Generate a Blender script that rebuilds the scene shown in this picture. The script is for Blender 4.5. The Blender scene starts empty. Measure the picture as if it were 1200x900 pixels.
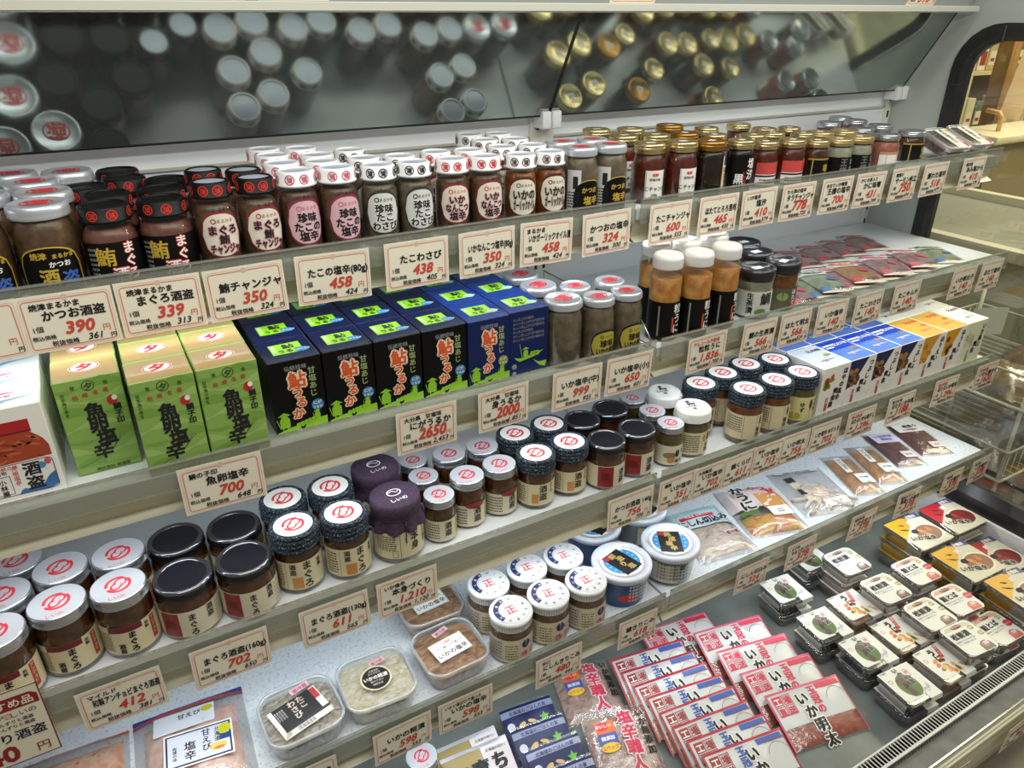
import bpy, bmesh, math, random
from math import sin, cos, pi, radians, sqrt, hypot
from mathutils import Vector, Matrix
random.seed(7)
SC = bpy.context.scene
COL = SC.collection

# ---------------------------------------------------------------- camera, world, lamps, exposure
EYE = 1.62                                   # eye height over the shop floor
F = 867.0                                    # focal length in pixels of the 1200 x 900 frame
PITCH = math.atan(435 / F)
AZ = math.atan(1690 * cos(PITCH) / F)        # angle between heading and the shelf direction (+X)
HD = Vector((cos(AZ), sin(AZ), 0)); RT = Vector((sin(AZ), -cos(AZ), 0)); ZZ = Vector((0, 0, 1))
FW = cos(PITCH) * HD - sin(PITCH) * ZZ; UP = sin(PITCH) * HD + cos(PITCH) * ZZ
cam = bpy.data.objects.new('camera', bpy.data.cameras.new('camera')); COL.objects.link(cam)
cam.data.lens = 36 * F / 1200; cam.data.sensor_width = 36; cam.data.clip_start = 0.02
cam.matrix_world = Matrix(((RT.x, UP.x, -FW.x, 0), (RT.y, UP.y, -FW.y, 0), (RT.z, UP.z, -FW.z, EYE), (0, 0, 0, 1)))
SC.camera = cam
SC.view_settings.view_transform = 'Standard'; SC.view_settings.look = 'None'
SC.view_settings.gamma = 1; SC.view_settings.use_curve_mapping = False
SC.view_settings.exposure = -0.08
SC.cycles.transparent_max_bounces = 32
SC.cycles.max_bounces = 8
SC.cycles.caustics_reflective = False; SC.cycles.caustics_refractive = False
w = bpy.data.worlds.new('World'); SC.world = w; w.use_nodes = True
w.node_tree.nodes['Background'].inputs[0].default_value = (0.95, 0.93, 0.84, 1)
w.node_tree.nodes['Background'].inputs[1].default_value = 0.17

def area(name, loc, rot, sx, sy, power, color=(1, .97, .9)):
    l = bpy.data.lights.new(name, 'AREA'); l.shape = 'RECTANGLE'; l.size = sx; l.size_y = sy
    l.energy = power; l.color = color
    o = bpy.data.objects.new(name, l); COL.objects.link(o); o.location = loc; o.rotation_euler = rot
    return o
# shop ceiling lamps, then an added fill lamp over the wire rack
area('ceiling_and_fill_lamp', (0.6, -0.5, 3.0), (0, 0, 0), 3.5, .5, 34, (1, .97, .9))
area('ceiling_and_fill_lamp', (0.6, 0.45, 3.0), (0, 0, 0), 3.5, .3, 22, (1, .97, .9))
area('ceiling_and_fill_lamp', (4.6, 1.2, 2.9), (0, 0, 0), 2.0, 1.5, 170, (1, .92, .76))
area('ceiling_and_fill_lamp', (2.9, .4, 2.8), (0, 0, 0), 1.0, 1.0, 26, (1, .95, .84))  # added fill to brighten the bags in the rack, not a known lamp
# tube lamps of the case: one in the canopy, one under the front edge of each shelf
SH = {1: (1.092, -.335), 2: (.9985, -.585), 3: (.959, -.865), 4: (.893, -1.135)}   # front Y, deck height relative to the eye
RAILTOP = {1: -.312, 2: -.5625, 3: -.8435, 4: -1.1125}
RAILBOT = {1: -.402, 2: -.652, 3: -.942, 4: -1.21}
area('canopy_tube_lamp', (0.9, 0.80, EYE + .13), (radians(48), 0, 0), 2.3, .05, 4.6, (.95, 1, .97))
for k, p in ((1, 1.1), (2, 1.2), (3, 1.3), (4, 1.7)):
    for xc in (0.3, 1.5):
        area('shelf_tube_lamp', (xc, SH[k][0] + .035, EYE + RAILBOT[k] + .004), (radians(8), 0, 0), 1.12, .015, p, (.87, .95, 1))

# ---------------------------------------------------------------- pixel <-> world (used only to measure positions on real planes)
def ray(px, py):
    return FW + (px - 600) / F * RT - (py - 450) / F * UP
def at(px, py, z):
    """point of the horizontal plane z (relative to the eye) seen at a photo pixel"""
    d = ray(px, py); return d * (z / d.z)
def xat(px, Y, z):
    """X of the line (Y, z) seen in pixel column px"""
    k = (px - 600) / F; n = RT - k * FW
    return -(n.y * Y + n.z * z) / n.x

# ---------------------------------------------------------------- materials
def lin(h):
    h = h.lstrip('#'); r = []
    for i in (0, 2, 4):
        c = int(h[i:i + 2], 16) / 255
        r.append(c / 12.92 if c <= .04045 else ((c + .055) / 1.055) ** 2.4)
    return (*r, 1)
MATS = {}
def mat(hexc, rough=.5, metal=0., spec=.5, coat=0.):
    k = ('p', hexc, rough, metal, spec, coat)
    if k in MATS: return MATS[k]
    m = bpy.data.materials.new('paint_' + hexc.strip('#')); m.use_nodes = True
    b = m.node_tree.nodes['Principled BSDF']
    b.inputs['Base Color'].default_value = lin(hexc); b.inputs['Roughness'].default_value = rough
    b.inputs['Metallic'].default_value = metal; b.inputs['Specular IOR Level'].default_value = spec
    b.inputs['Coat Weight'].default_value = coat; b.inputs['Coat Roughness'].default_value = .08
    MATS[k] = m; return m
def noise_mat(cols, scale=60, rough=.45, bump=0., stretch=(1, 1, 1), detail=4, metal=0., spec=.5, dist=0., coat=0.):
    """colour ramp over stretched noise: cols = [(pos, hex), ...]"""
    k = ('n', tuple(cols), scale, rough, bump, stretch, detail, metal, spec, dist, coat)
    if k in MATS: return MATS[k]
    m = bpy.data.materials.new('mottled_' + cols[0][1].strip('#')); m.use_nodes = True
    nt = m.node_tree; N = nt.nodes; L = nt.links; b = N['Principled BSDF']
    tc = N.new('ShaderNodeTexCoord'); mp = N.new('ShaderNodeMapping'); mp.inputs['Scale'].default_value = stretch
    nz = N.new('ShaderNodeTexNoise'); nz.inputs['Scale'].default_value = scale; nz.inputs['Detail'].default_value = detail
    nz.inputs['Distortion'].default_value = dist
    cr = N.new('ShaderNodeValToRGB')
    while len(cr.color_ramp.elements) < len(cols): cr.color_ramp.elements.new(.5)
    for e, (p, h) in zip(cr.color_ramp.elements, cols): e.position = p; e.color = lin(h)
    L.new(tc.outputs['Object'], mp.inputs[0]); L.new(mp.outputs[0], nz.inputs['Vector'])
    L.new(nz.outputs[0], cr.inputs[0]); L.new(cr.outputs[0], b.inputs['Base Color'])
    if bump:
        bp = N.new('ShaderNodeBump'); bp.inputs['Strength'].default_value = bump; bp.inputs['Distance'].default_value = .003
        L.new(nz.outputs[0], bp.inputs['Height']); L.new(bp.outputs[0], b.inputs['Normal'])
    b.inputs['Roughness'].default_value = rough; b.inputs['Metallic'].default_value = metal
    b.inputs['Specular IOR Level'].default_value = spec
    b.inputs['Coat Weight'].default_value = coat; b.inputs['Coat Roughness'].default_value = .06
    MATS[k] = m; return m
def clear(tint='#f4f6f2', gloss=.06, edge=.75, rough=.04, body=0., bodycol='#dddddd', crinkle=0.):
    """thin clear sheet: see-through, mirror-like at grazing angles, optional milky body"""
    k = ('c', tint, gloss, edge, rough, body, bodycol, crinkle)
    if k in MATS: return MATS[k]
    m = bpy.data.materials.new('clear_sheet'); m.use_nodes = True
    nt = m.node_tree; N = nt.nodes; L = nt.links; N.remove(N['Principled BSDF']); out = N['Material Output']
    tr = N.new('ShaderNodeBsdfTransparent'); tr.inputs[0].default_value = lin(tint)
    gl = N.new('ShaderNodeBsdfGlossy'); gl.inputs['Roughness'].default_value = rough; gl.inputs[0].default_value = (1, 1, 1, 1)
    lw = N.new('ShaderNodeLayerWeight'); lw.inputs[0].default_value = .5
    pw = N.new('ShaderNodeMath'); pw.operation = 'POWER'; pw.inputs[1].default_value = 3.5
    ma = N.new('ShaderNodeMath'); ma.operation = 'MULTIPLY_ADD'; ma.inputs[1].default_value = edge; ma.inputs[2].default_value = gloss
    L.new(lw.outputs['Facing'], pw.inputs[0]); L.new(pw.outputs[0], ma.inputs[0])
    base = tr
    if body:
        df = N.new('ShaderNodeBsdfDiffuse'); df.inputs[0].default_value = lin(bodycol)
        mx0 = N.new('ShaderNodeMixShader'); mx0.inputs[0].default_value = body
        L.new(tr.outputs[0], mx0.inputs[1]); L.new(df.outputs[0], mx0.inputs[2]); base = mx0
    mx = N.new('ShaderNodeMixShader'); L.new(ma.outputs[0], mx.inputs[0])
    L.new(base.outputs[0], mx.inputs[1]); L.new(gl.outputs[0], mx.inputs[2]); L.new(mx.outputs[0], out.inputs[0])
    if crinkle:
        tc = N.new('ShaderNodeTexCoord'); nz = N.new('ShaderNodeTexNoise'); nz.inputs['Scale'].default_value = 38; nz.inputs['Detail'].default_value = 3
        nz.inputs['Distortion'].default_value = 1.2
        bp = N.new('ShaderNodeBump'); bp.inputs['Strength'].default_value = crinkle; bp.inputs['Distance'].default_value = .006
        L.new(tc.outputs['Object'], nz.inputs['Vector']); L.new(nz.outputs[0], bp.inputs['Height']); L.new(bp.outputs[0], gl.inputs['Normal'])
    MATS[k] = m; return m
GLASS = clear('#f0f3ee', .065, .7, .03)
FILM = clear('#f6f6f6', .08, .45, .14, .03, '#e8e8e8', .35)
PET = clear('#ecefed', .09, .75, .05, .05, '#e4e8e6')

# ---------------------------------------------------------------- text
TXT = {}
def text_mesh(s, bold=0., shear=0., cut=0., sp=1.):
    k = (s, bold, shear, cut, sp)
    if k in TXT: return TXT[k]
    c = bpy.data.curves.new('lettering', 'FONT'); c.body = s; c.size = 1; c.resolution_u = 2
    c.offset = bold; c.shear = shear; c.space_character = sp
    o = bpy.data.objects.new('lettering', c); COL.objects.link(o)
    dg = bpy.context.evaluated_depsgraph_get()
    me = bpy.data.meshes.new_from_object(o.evaluated_get(dg))
    bpy.data.objects.remove(o); bpy.data.curves.remove(c)
    if cut and len(me.vertices):
        bm = bmesh.new(); bm.from_mesh(me)
        x0 = min(v.co.x for v in bm.verts); x1 = max(v.co.x for v in bm.verts)
        x = x0 + cut
        while x < x1:
            bmesh.ops.bisect_plane(bm, geom=bm.verts[:] + bm.edges[:] + bm.faces[:], plane_co=(x, 0, 0), plane_no=(1, 0, 0)); x += cut
        bm.to_mesh(me); bm.free()
    vs = [(v.co.x, v.co.y) for v in me.vertices]
    fs = []
    for p in me.polygons:
        vi = list(p.vertices)
        if p.normal.z < 0: vi.reverse()
        fs.append(vi)
    bpy.data.meshes.remove(me)
    if vs:
        xs = [v[0] for v in vs]; ys = [v[1] for v in vs]; bb = (min(xs), max(xs), min(ys), max(ys))
    else: bb = (0, 0, 0, 0)
    TXT[k] = (vs, fs, bb); return TXT[k]

# ---------------------------------------------------------------- mesh builder
def flat(o, ux, uy):
    o = Vector(o); ux = Vector(ux).normalized(); uy = Vector(uy).normalized(); n = ux.cross(uy).normalized()
    return lambda x, y, e=0.: o + ux * x + uy * y + n * e
def cyl(R, zc=0., a0=0.):
    return lambda x, y, e=0.: Vector(((R + e) * sin(a0 + x / R), -(R + e) * cos(a0 + x / R), zc + y))
def stiff(mp, cx, cy, w, h, rot=0., lift=.6):
    """a small flat sheet resting on a bulging surface, in its own centred coordinates"""
    q = sub(mp, cx, cy, rot); S = [(w * (i / 4 - .5), h * (j / 4 - .5)) for i in range(5) for j in range(5)]
    P = [q(x, y, 0) for x, y in S]; n = len(P)
    mz = sum(p.z for p in P) / n; bx = sum(x * (p.z - mz) for (x, y), p in zip(S, P)) / max(sum(x * x for x, y in S), 1e-12); by = sum(y * (p.z - mz) for (x, y), p in zip(S, P)) / max(sum(y * y for x, y in S), 1e-12)
    up = max(p.z - mz - bx * x - by * y for (x, y), p in zip(S, P)) * lift
    c, s_ = cos(rot), sin(rot)
    return lambda x, y, e=0.: Vector((cx + c * x - s_ * y, cy + s_ * x + c * y, mz + up + bx * x + by * y + e))
def sub(mp, dx=0., dy=0., rot=0., s=1.):
    c, q = cos(rot) * s, sin(rot) * s
    return lambda x, y, e=0.: mp(dx + c * x - q * y, dy + q * x + c * y, e)
class MB:
    def __init__(self): self.v = []; self.f = []; self.mi = []; self.sm = []; self.ms = []
    def mx(self, m):
        if m not in self.ms: self.ms.append(m)
        return self.ms.index(m)
    def add(self, vs, fs, m, smooth=False):
        b = len(self.v); i = self.mx(m)
        self.v.extend((p[0], p[1], p[2]) for p in vs)
        for f in fs: self.f.append([b + k for k in f]); self.mi.append(i); self.sm.append(smooth)
    def poly(self, pts, m): self.add(pts, [list(range(len(pts)))], m)
    def box(self, x0, x1, y0, y1, z0, z1, m, T=None):
        vs = [Vector((x, y, z)) for z in (z0, z1) for y in (y0, y1) for x in (x0, x1)]
        if T: vs = [T @ p for p in vs]
        self.add(vs, [[0, 2, 3, 1], [4, 5, 7, 6], [0, 1, 5, 4], [2, 6, 7, 3], [0, 4, 6, 2], [1, 3, 7, 5]], m)
    def cbox(self, x0, x1, y0, y1, z0, z1, m, bev=.001, seg=1, smooth=False):
        bm = bmesh.new(); bmesh.ops.create_cube(bm, size=1)
        for q in bm.verts: q.co = Vector(((x0 + x1) / 2 + q.co.x * (x1 - x0), (y0 + y1) / 2 + q.co.y * (y1 - y0), (z0 + z1) / 2 + q.co.z * (z1 - z0)))
        bmesh.ops.bevel(bm, geom=bm.edges[:], offset=bev, segments=seg, affect='EDGES', profile=.5)
        bm.verts.index_update()
        self.add([q.co.copy() for q in bm.verts], [[q.index for q in f.verts] for f in bm.faces], m, smooth); bm.free()
    def lathe(self, prof, m, seg=28, c=(0, 0, 0), smooth=True, wob=None):
        n = len(prof); vs = []
        for r, z in prof:
            for k in range(seg):
                a = 2 * pi * k / seg; rr = r * (wob(a, z) if wob else 1)
                vs.append((c[0] + rr * sin(a), c[1] - rr * cos(a), c[2] + z))
        fs = []
        for i in range(n - 1):
            for k in range(seg):
                k2 = (k + 1) % seg; fs.append([i * seg + k, i * seg + k2, (i + 1) * seg + k2, (i + 1) * seg + k])
        self.add(vs, fs, m, smooth)
        if prof[-1][0] > 1e-5: self.poly(vs[(n - 1) * seg:], m)
        if prof[0][0] > 1e-5: self.poly(vs[:seg][::-1], m)
    def torus(self, R, r, z, m, seg=36, ms=6, wob=0.):
        vs = []; fs = []
        for i in range(seg):
            a = 2 * pi * i / seg
            for j in range(ms):
                b = 2 * pi * j / ms; rr = R + r * cos(b) + wob * sin(a * 18)
                vs.append((rr * sin(a), -rr * cos(a), z + r * sin(b)))
        for i in range(seg):
            for j in range(ms):
                i2 = (i + 1) % seg; j2 = (j + 1) % ms
                fs.append([i * ms + j, i2 * ms + j, i2 * ms + j2, i * ms + j2])
        self.add(vs, fs, m, True)
    def tube(self, pts, r, m, ms=6):
        pts = [Vector(p) for p in pts]; vs = []; fs = []
        for i, p in enumerate(pts):
            d = (pts[min(i + 1, len(pts) - 1)] - pts[max(i - 1, 0)]).normalized()
            u = d.orthogonal().normalized() if i == 0 else (u - d * u.dot(d)).normalized()
            q = d.cross(u)
            for j in range(ms): vs.append(p + (u * cos(2 * pi * j / ms) + q * sin(2 * pi * j / ms)) * r)
        for i in range(len(pts) - 1):
            for j in range(ms):
                j2 = (j + 1) % ms; fs.append([i * ms + j, i * ms + j2, (i + 1) * ms + j2, (i + 1) * ms + j])
        fs.append(list(range(ms))[::-1]); fs.append([(len(pts) - 1) * ms + j for j in range(ms)])
        self.add(vs, fs, m, True)
    # ---- flat prints laid on a mapped surface
    def shape(self, pts, m, mp, e=.0002, n=0):
        """x-monotone outline as vertical strips (n>0) or one polygon (n=0)"""
        if n == 0:
            a = sum(pts[i - 1][0] * pts[i][1] - pts[i][0] * pts[i - 1][1] for i in range(len(pts)))
            if a < 0: pts = pts[::-1]
            self.poly([mp(x, y, e) for x, y in pts], m); return
        x0 = min(p[0] for p in pts); x1 = max(p[0] for p in pts); vs = []; fs = []
        for i in range(n + 1):
            x = x0 + (x1 - x0) * i / n; x = min(max(x, x0 + 1e-7), x1 - 1e-7); ys = []
            for j in range(len(pts)):
                a, b = pts[j - 1], pts[j]
                if (a[0] - x) * (b[0] - x) < 0: ys.append(a[1] + (b[1] - a[1]) * (x - a[0]) / (b[0] - a[0]))
            if not ys: ys = [0, 0]
            vs += [mp(x, min(ys), e), mp(x, max(ys), e)]
        for i in range(n): fs.append([2 * i, 2 * i + 2, 2 * i + 3, 2 * i + 1])
        self.add(vs, fs, m)
    def rect(self, x0, x1, y0, y1, m, mp, e=.0002, n=0): self.shape([(x0, y0), (x1, y0), (x1, y1), (x0, y1)], m, mp, e, n)
    def grid(self, x0, x1, y0, y1, m, mp, e=.0002, nx=8, ny=8):
        vs = [mp(x0 + (x1 - x0) * i / nx, y0 + (y1 - y0) * j / ny, e) for j in range(ny + 1) for i in range(nx + 1)]
        fs = [[j * (nx + 1) + i, j * (nx + 1) + i + 1, (j + 1) * (nx + 1) + i + 1, (j + 1) * (nx + 1) + i] for j in range(ny) for i in range(nx)]
        self.add(vs, fs, m, True)
    def ell(self, cx, cy, rx, ry, m, mp, e=.0002, n=0, seg=24, rot=0.):
        P = [(cx + rx * cos(2 * pi * k / seg) * cos(rot) - ry * sin(2 * pi * k / seg) * sin(rot), cy + rx * cos(2 * pi * k / seg) * sin(rot) + ry * sin(2 * pi * k / seg) * cos(rot)) for k in range(seg)]
        self.shape(P, m, mp, e, n)
    def ring(self, cx, cy, r0, r1, m, mp, e=.0002, seg=24, a0=0., a1=2 * pi, asp=1.):
        vs = []; fs = []
        for k in range(seg + 1):
            a = a0 + (a1 - a0) * k / seg
            vs += [mp(cx + r0 * cos(a), cy + asp * r0 * sin(a), e), mp(cx + r1 * cos(a), cy + asp * r1 * sin(a), e)]
        for k in range(seg): fs.append([2 * k, 2 * k + 1, 2 * k + 3, 2 * k + 2])
        self.add(vs, fs, m)
    def line(self, pts, wd, m, mp, e=.0003):
        for (xa, ya), (xb, yb) in zip(pts, pts[1:]):
            d = hypot(xb - xa, yb - ya) or 1e-9; nx, ny = -(yb - ya) / d * wd / 2, (xb - xa) / d * wd / 2
            self.poly([mp(xa - nx, ya - ny, e), mp(xb - nx, yb - ny, e), mp(xb + nx, yb + ny, e), mp(xa + nx, ya + ny, e)], m)
    def frame(self, x0, x1, y0, y1, wd, m, mp, e=.0003, r=.0):
        P = []
        for cx, cy, a in ((x1 - r, y0 + r, -90), (x1 - r, y1 - r, 0), (x0 + r, y1 - r, 90), (x0 + r, y0 + r, 180)):
            for k in range(4):
                b = radians(a + 30 * k); P.append((cx, cy, cos(b), sin(b)))
        vs = []; n = len(P)
        for cx, cy, c, s in P: vs += [mp(cx + (r) * c, cy + r * s, e), mp(cx + max(r - wd, 0) * c - (wd if r < wd else 0) * (1 if c > 0 else -1), cy + max(r - wd, 0) * s - (wd if r < wd else 0) * (1 if s > 0 else -1), e)]
        self.add(vs, [[2 * k, 2 * ((k + 1) % n), 2 * ((k + 1) % n) + 1, 2 * k + 1] for k in range(n)], m)
    def text(self, s, m, mp, x, y, size, e=.0005, bold=.012, shear=0., al='c', halo=None, hb=.05, curved=False, wmax=None, sp=1.):
        """one line of lettering, baseline y; al c/l/r about x; halo = material of a fatter copy beneath"""
        cut = .3 if curved else 0.
        vs, fs, bb = text_mesh(s, 0., shear, cut, sp)
        if not vs: return
        wd = (bb[1] - bb[0]) * size; sx = 1.
        if wmax and wd > wmax: sx = wmax / wd
        off = -{'c': (bb[0] + bb[1]) / 2, 'l': bb[0], 'r': bb[1]}[al]
        def lay(m_, r, n, e_):
            for k in range(n):
                ox, oy = (r * cos(2 * pi * k / n + .785), r * sin(2 * pi * k / n + .785)) if r else (0, 0)
                self.add([mp(x + (a + off + ox) * size * sx, y + (b + oy) * size, e_ + k * 1.6e-5) for a, b in vs], fs, m_)
        if halo: lay(halo, bold + hb, 8, e); e += .0003
        lay(m, bold * .8, 4 if bold > .008 else 1, e)
    def vtext(self, s, m, mp, x, y, size, step=1.02, **k):
        """vertical lettering from the top down; y = top of first character"""
        for i, ch in enumerate(s):
            if ch.strip(): self.text(ch, m, mp, x, y - size * (.86 + i * step), size, **k)
    def gourd(self, s, m, mp, x=0., y=0., e=.0003):
        """round red emblem of two bent strokes about a gourd outline"""
        for a0, a1 in ((radians(60), radians(185)), (radians(205), radians(395))):
            self.ring(x, y, s * .77, s, m, mp, e, 14, a0, a1)
        def r(a): return s * (.36 + .18 * cos(2 * (a - .9)) + .06 * cos(a - .9))
        vs = []; n = 26
        for k in range(n):
            a = 2 * pi * k / n; c = 1.18
            vs += [mp(x + (r(a)) * cos(a) * c, y + r(a) * sin(a) * c, e), mp(x + (r(a) + s * .17) * cos(a) * c, y + (r(a) + s * .17) * sin(a) * c, e)]
        self.add(vs, [[2 * k, 2 * k + 1, 2 * ((k + 1) % n) + 1, 2 * ((k + 1) % n)] for k in range(n)], m)
        self.ell(x - s * .2, y + s * .1, s * .07, s * .07, m, mp, e, 0, 8); self.ell(x + s * .25, y + s * .05, s * .07, s * .07, m, mp, e, 0, 8)
    def build(self, name, parent=None, loc=None):
        me = bpy.data.meshes.new(name); me.from_pydata(self.v, [], self.f); 
        for m in self.ms: me.materials.append(m)
        me.polygons.foreach_set('material_index', self.mi); me.polygons.foreach_set('use_smooth', self.sm); me.update()
        o = bpy.data.objects.new(name, me); COL.objects.link(o)
        if parent: o.parent = parent
        if loc is not None: o.location = loc
        return o
def tag(o, label, cat, group=None):
    o['label'] = label; o['category'] = cat
    if group: o['group'] = group
    return o
def empty(name, loc=(0, 0, 0), rz=0.):
    o = bpy.data.objects.new(name, None); COL.objects.link(o); o.empty_display_size = .02
    o.location = loc; o.rotation_euler = (0, 0, rz); return o
def struct(mb, name): o = mb.build(name); o['kind'] = 'structure'; return o
class Kind:
    """a thing built once at the origin, then set out as copies"""
    def __init__(self, root): self.root = root; self.n = 0
    def put(self, loc, rot, label, cat, group=None):
        if self.n == 0: r = self.root
        else:
            r = self.root.copy(); COL.objects.link(r)
            for ch in self.root.children:
                c = ch.copy(); COL.objects.link(c); c.parent = r
                for g in ch.children:
                    d = g.copy(); COL.objects.link(d); d.parent = c
        self.n += 1; r.location = loc; r.rotation_euler = rot if isinstance(rot, tuple) else (0, 0, rot)
        if 'group' in r: del r['group']
        tag(r, label, cat, group); return r
# ---------------------------------------------------------------- the refrigerated case
XL, XM, XR = -.62, .9, 2.1
CREAM = mat('#dcdccf', .45); PANEL = mat('#aeb2ab', .4); LIP = mat('#dedac2', .35); DARK = mat('#1c1c1b', .4)
WHITE = mat('#eeeeea', .4); STEEL = mat('#b9bbb8', .28, .9); BLACK = mat('#141414', .35)
mb = MB(); mb.box(-3, 9, -4, 5, -.02, 0, noise_mat([(.3, '#8d8674'), (.7, '#a39b88')], 6, .35)); struct(mb, 'floor')
# back wall of the case, with a ledge under the mirror
mb = MB(); mb.box(XL, XR + .01, 1.445, 1.475, .1, EYE + .25, noise_mat([(.4, '#dfe2e2'), (.6, '#e6e8e8')], 3, .35))
for z in (-.5, -.78, -1.06): mb.box(XL, XR, 1.443, 1.4452, EYE + z, EYE + z + .002, mat('#9fa4a6'))
for x in (.3, 1.5): mb.box(x, x + .0015, 1.443, 1.4452, EYE - 1.2, EYE - .34, mat('#9fa4a6'))
mb.box(XL, XR, 1.439, 1.445, EYE - .246, EYE - .241, mat('#b3b3a8'))
struct(mb, 'wall_back')
# slotted uprights in the back wall
for i, x in enumerate((XM, XR - .012)):
    mb = MB(); wd = .03 if i == 0 else .01
    mb.box(x - wd, x + wd, 1.436, 1.445, EYE - 1.3, EYE + .1, CREAM)
    for s in ((-1, 1) if i == 0 else (0,)):
        for k in range(24):
            z = EYE - .165 - k * .045; mb.box(x + s * .011 - .0035, x + s * .011 + .0035, 1.4352, 1.4362, z - .018, z, DARK)
    struct(mb, 'trim_%d' % (i + 1))
# end wall on the right with a rounded window opening, black rubber frame and pane
def rr(y0, y1, z0, z1, r, n=7, lean=.0):
    P = []
    for cy, cz, a in ((y1 - r, z1 - r, 0), (y0 + r, z1 - r, 90), (y0 + .02, z0 + .02, 180), (y1 - .02, z0 + .02, 270)):
        q = r if a < 180 else .02
        for k in range(n):
            b = radians(a + 90 * k / (n - 1)); P.append((cy + q * cos(b), cz + q * sin(b)))
    return [(y + lean * (z + 1.25) * 0, z) for y, z in P]
outer = rr(.30, 1.283, -1.335, -.022, .115); inner = rr(.345, 1.243, -1.262, -.064, .080); mid = rr(.335, 1.253, -1.29, -.054, .088)
n = len(outer)
mb = MB(); big = []
for (y, z) in outer:     # wall sheet around the opening: project outline on a big rectangle
    cy, cz = .8, -.7; dy, dz = y - cy, z - cz
    k = min((.67 / abs(dy)) if abs(dy) > 1e-6 else 9, ((1.15 if dz > 0 else .9) / abs(dz)) if abs(dz) > 1e-6 else 9); big.append((cy + dy * k, cz + dz * k))
vs = [(XR, y, EYE + z) for y, z in outer] + [(XR, y, EYE + z) for y, z in big] + [(XR + .03, y, EYE + z) for y, z in outer] + [(XR + .03, y, EYE + z) for y, z in big]
fs = []
for k in range(n):
    j = (k + 1) % n; fs += [[k, j, n + j, n + k], [2 * n + k, 3 * n + k, 3 * n + j, 2 * n + j], [k, 2 * n + k, 2 * n + j, j]]
mb.add(vs, fs, PANEL); struct(mb, 'wall_right')
RUB = noise_mat([(.3, '#201f1e'), (.7, '#2b2a29')], 40, .38)
mb = MB(); vs = []; fs = []
for (a, xa), (b, xb) in (((outer, XR - .004), (mid, XR - .006)), ((mid, XR - .006), (inner, XR + .012)), ((inner, XR + .012), (inner, XR + .03))):
    o = len(vs); vs += [(xa, y, EYE + z) for y, z in a] + [(xb, y, EYE + z) for y, z in b]
    for k in range(n): j = (k + 1) % n; fs.append([o + k, o + n + k, o + n + j, o + j])
mb.add(vs, fs, RUB)
for y, z0, z1 in ((1.2, -.05, -.1),): mb.box(XR - .0066, XR - .0058, 1.165, 1.1665, EYE - .062, EYE - .028, mat('#6a6a66'))
mb.box(XR - .0066, XR - .0058, 1.247, 1.281, EYE - .1725, EYE - .171, mat('#454543'))
win = struct(mb, 'window_1')
mb = MB(); mb.poly([(XR + .02, y, EYE + z) for y, z in inner], clear('#d9dbcc', .10, .6, .02, .10, '#8b8a72')); pn = mb.build('window_pane', win)
# canopy above the mirror: rail, and the overhanging face that carries the cut-off price cards
mb = MB(); mb.box(XL, XR - .02, 1.242, 1.29, EYE + .001, EYE + .0155, CREAM); mb.box(XL, XR - .02, 1.237, 1.242, EYE + .003, EYE + .0145, mat('#bfbeb0', .4)); struct(mb, 'trim_3')
mb = MB(); g = mat('#9ea2a0', .3)
mb.poly([(XL, 1.265, EYE + .0156), (XR - .02, 1.265, EYE + .0156), (XR + .02, 1.12, EYE + .26), (XL, 1.12, EYE + .26)], g)
mb.poly([(XL, 1.285, EYE + .0156), (XL, 1.135, EYE + .27), (XR + .02, 1.135, EYE + .27), (XR - .02, 1.285, EYE + .0156)], g); struct(mb, 'trim_4')
# the two tilted mirrors
def mirror_mat():
    m = bpy.data.materials.new('old_mirror'); m.use_nodes = True; nt = m.node_tree; N = nt.nodes; L = nt.links; b = N['Principled BSDF']
    b.inputs['Metallic'].default_value = .86; b.inputs['Specular IOR Level'].default_value = .3
    tc = N.new('ShaderNodeTexCoord'); nz = N.new('ShaderNodeTexNoise'); nz.inputs['Scale'].default_value = 9; nz.inputs['Detail'].default_value = 5
    cr = N.new('ShaderNodeValToRGB'); cr.color_ramp.elements[0].color = lin('#98a39c'); cr.color_ramp.elements[1].color = lin('#b0bab4')
    mr = N.new('ShaderNodeMapRange'); mr.inputs['To Min'].default_value = .05; mr.inputs['To Max'].default_value = .12
    L.new(tc.outputs['Object'], nz.inputs['Vector']); L.new(nz.outputs[0], cr.inputs[0]); L.new(nz.outputs[0], mr.inputs[0])
    L.new(cr.outputs[0], b.inputs['Base Color']); L.new(mr.outputs[0], b.inputs['Roughness']); return m
MIR = mirror_mat()
MB0, MT0 = (1.408, -.197), (1.296, .0005)
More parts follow.
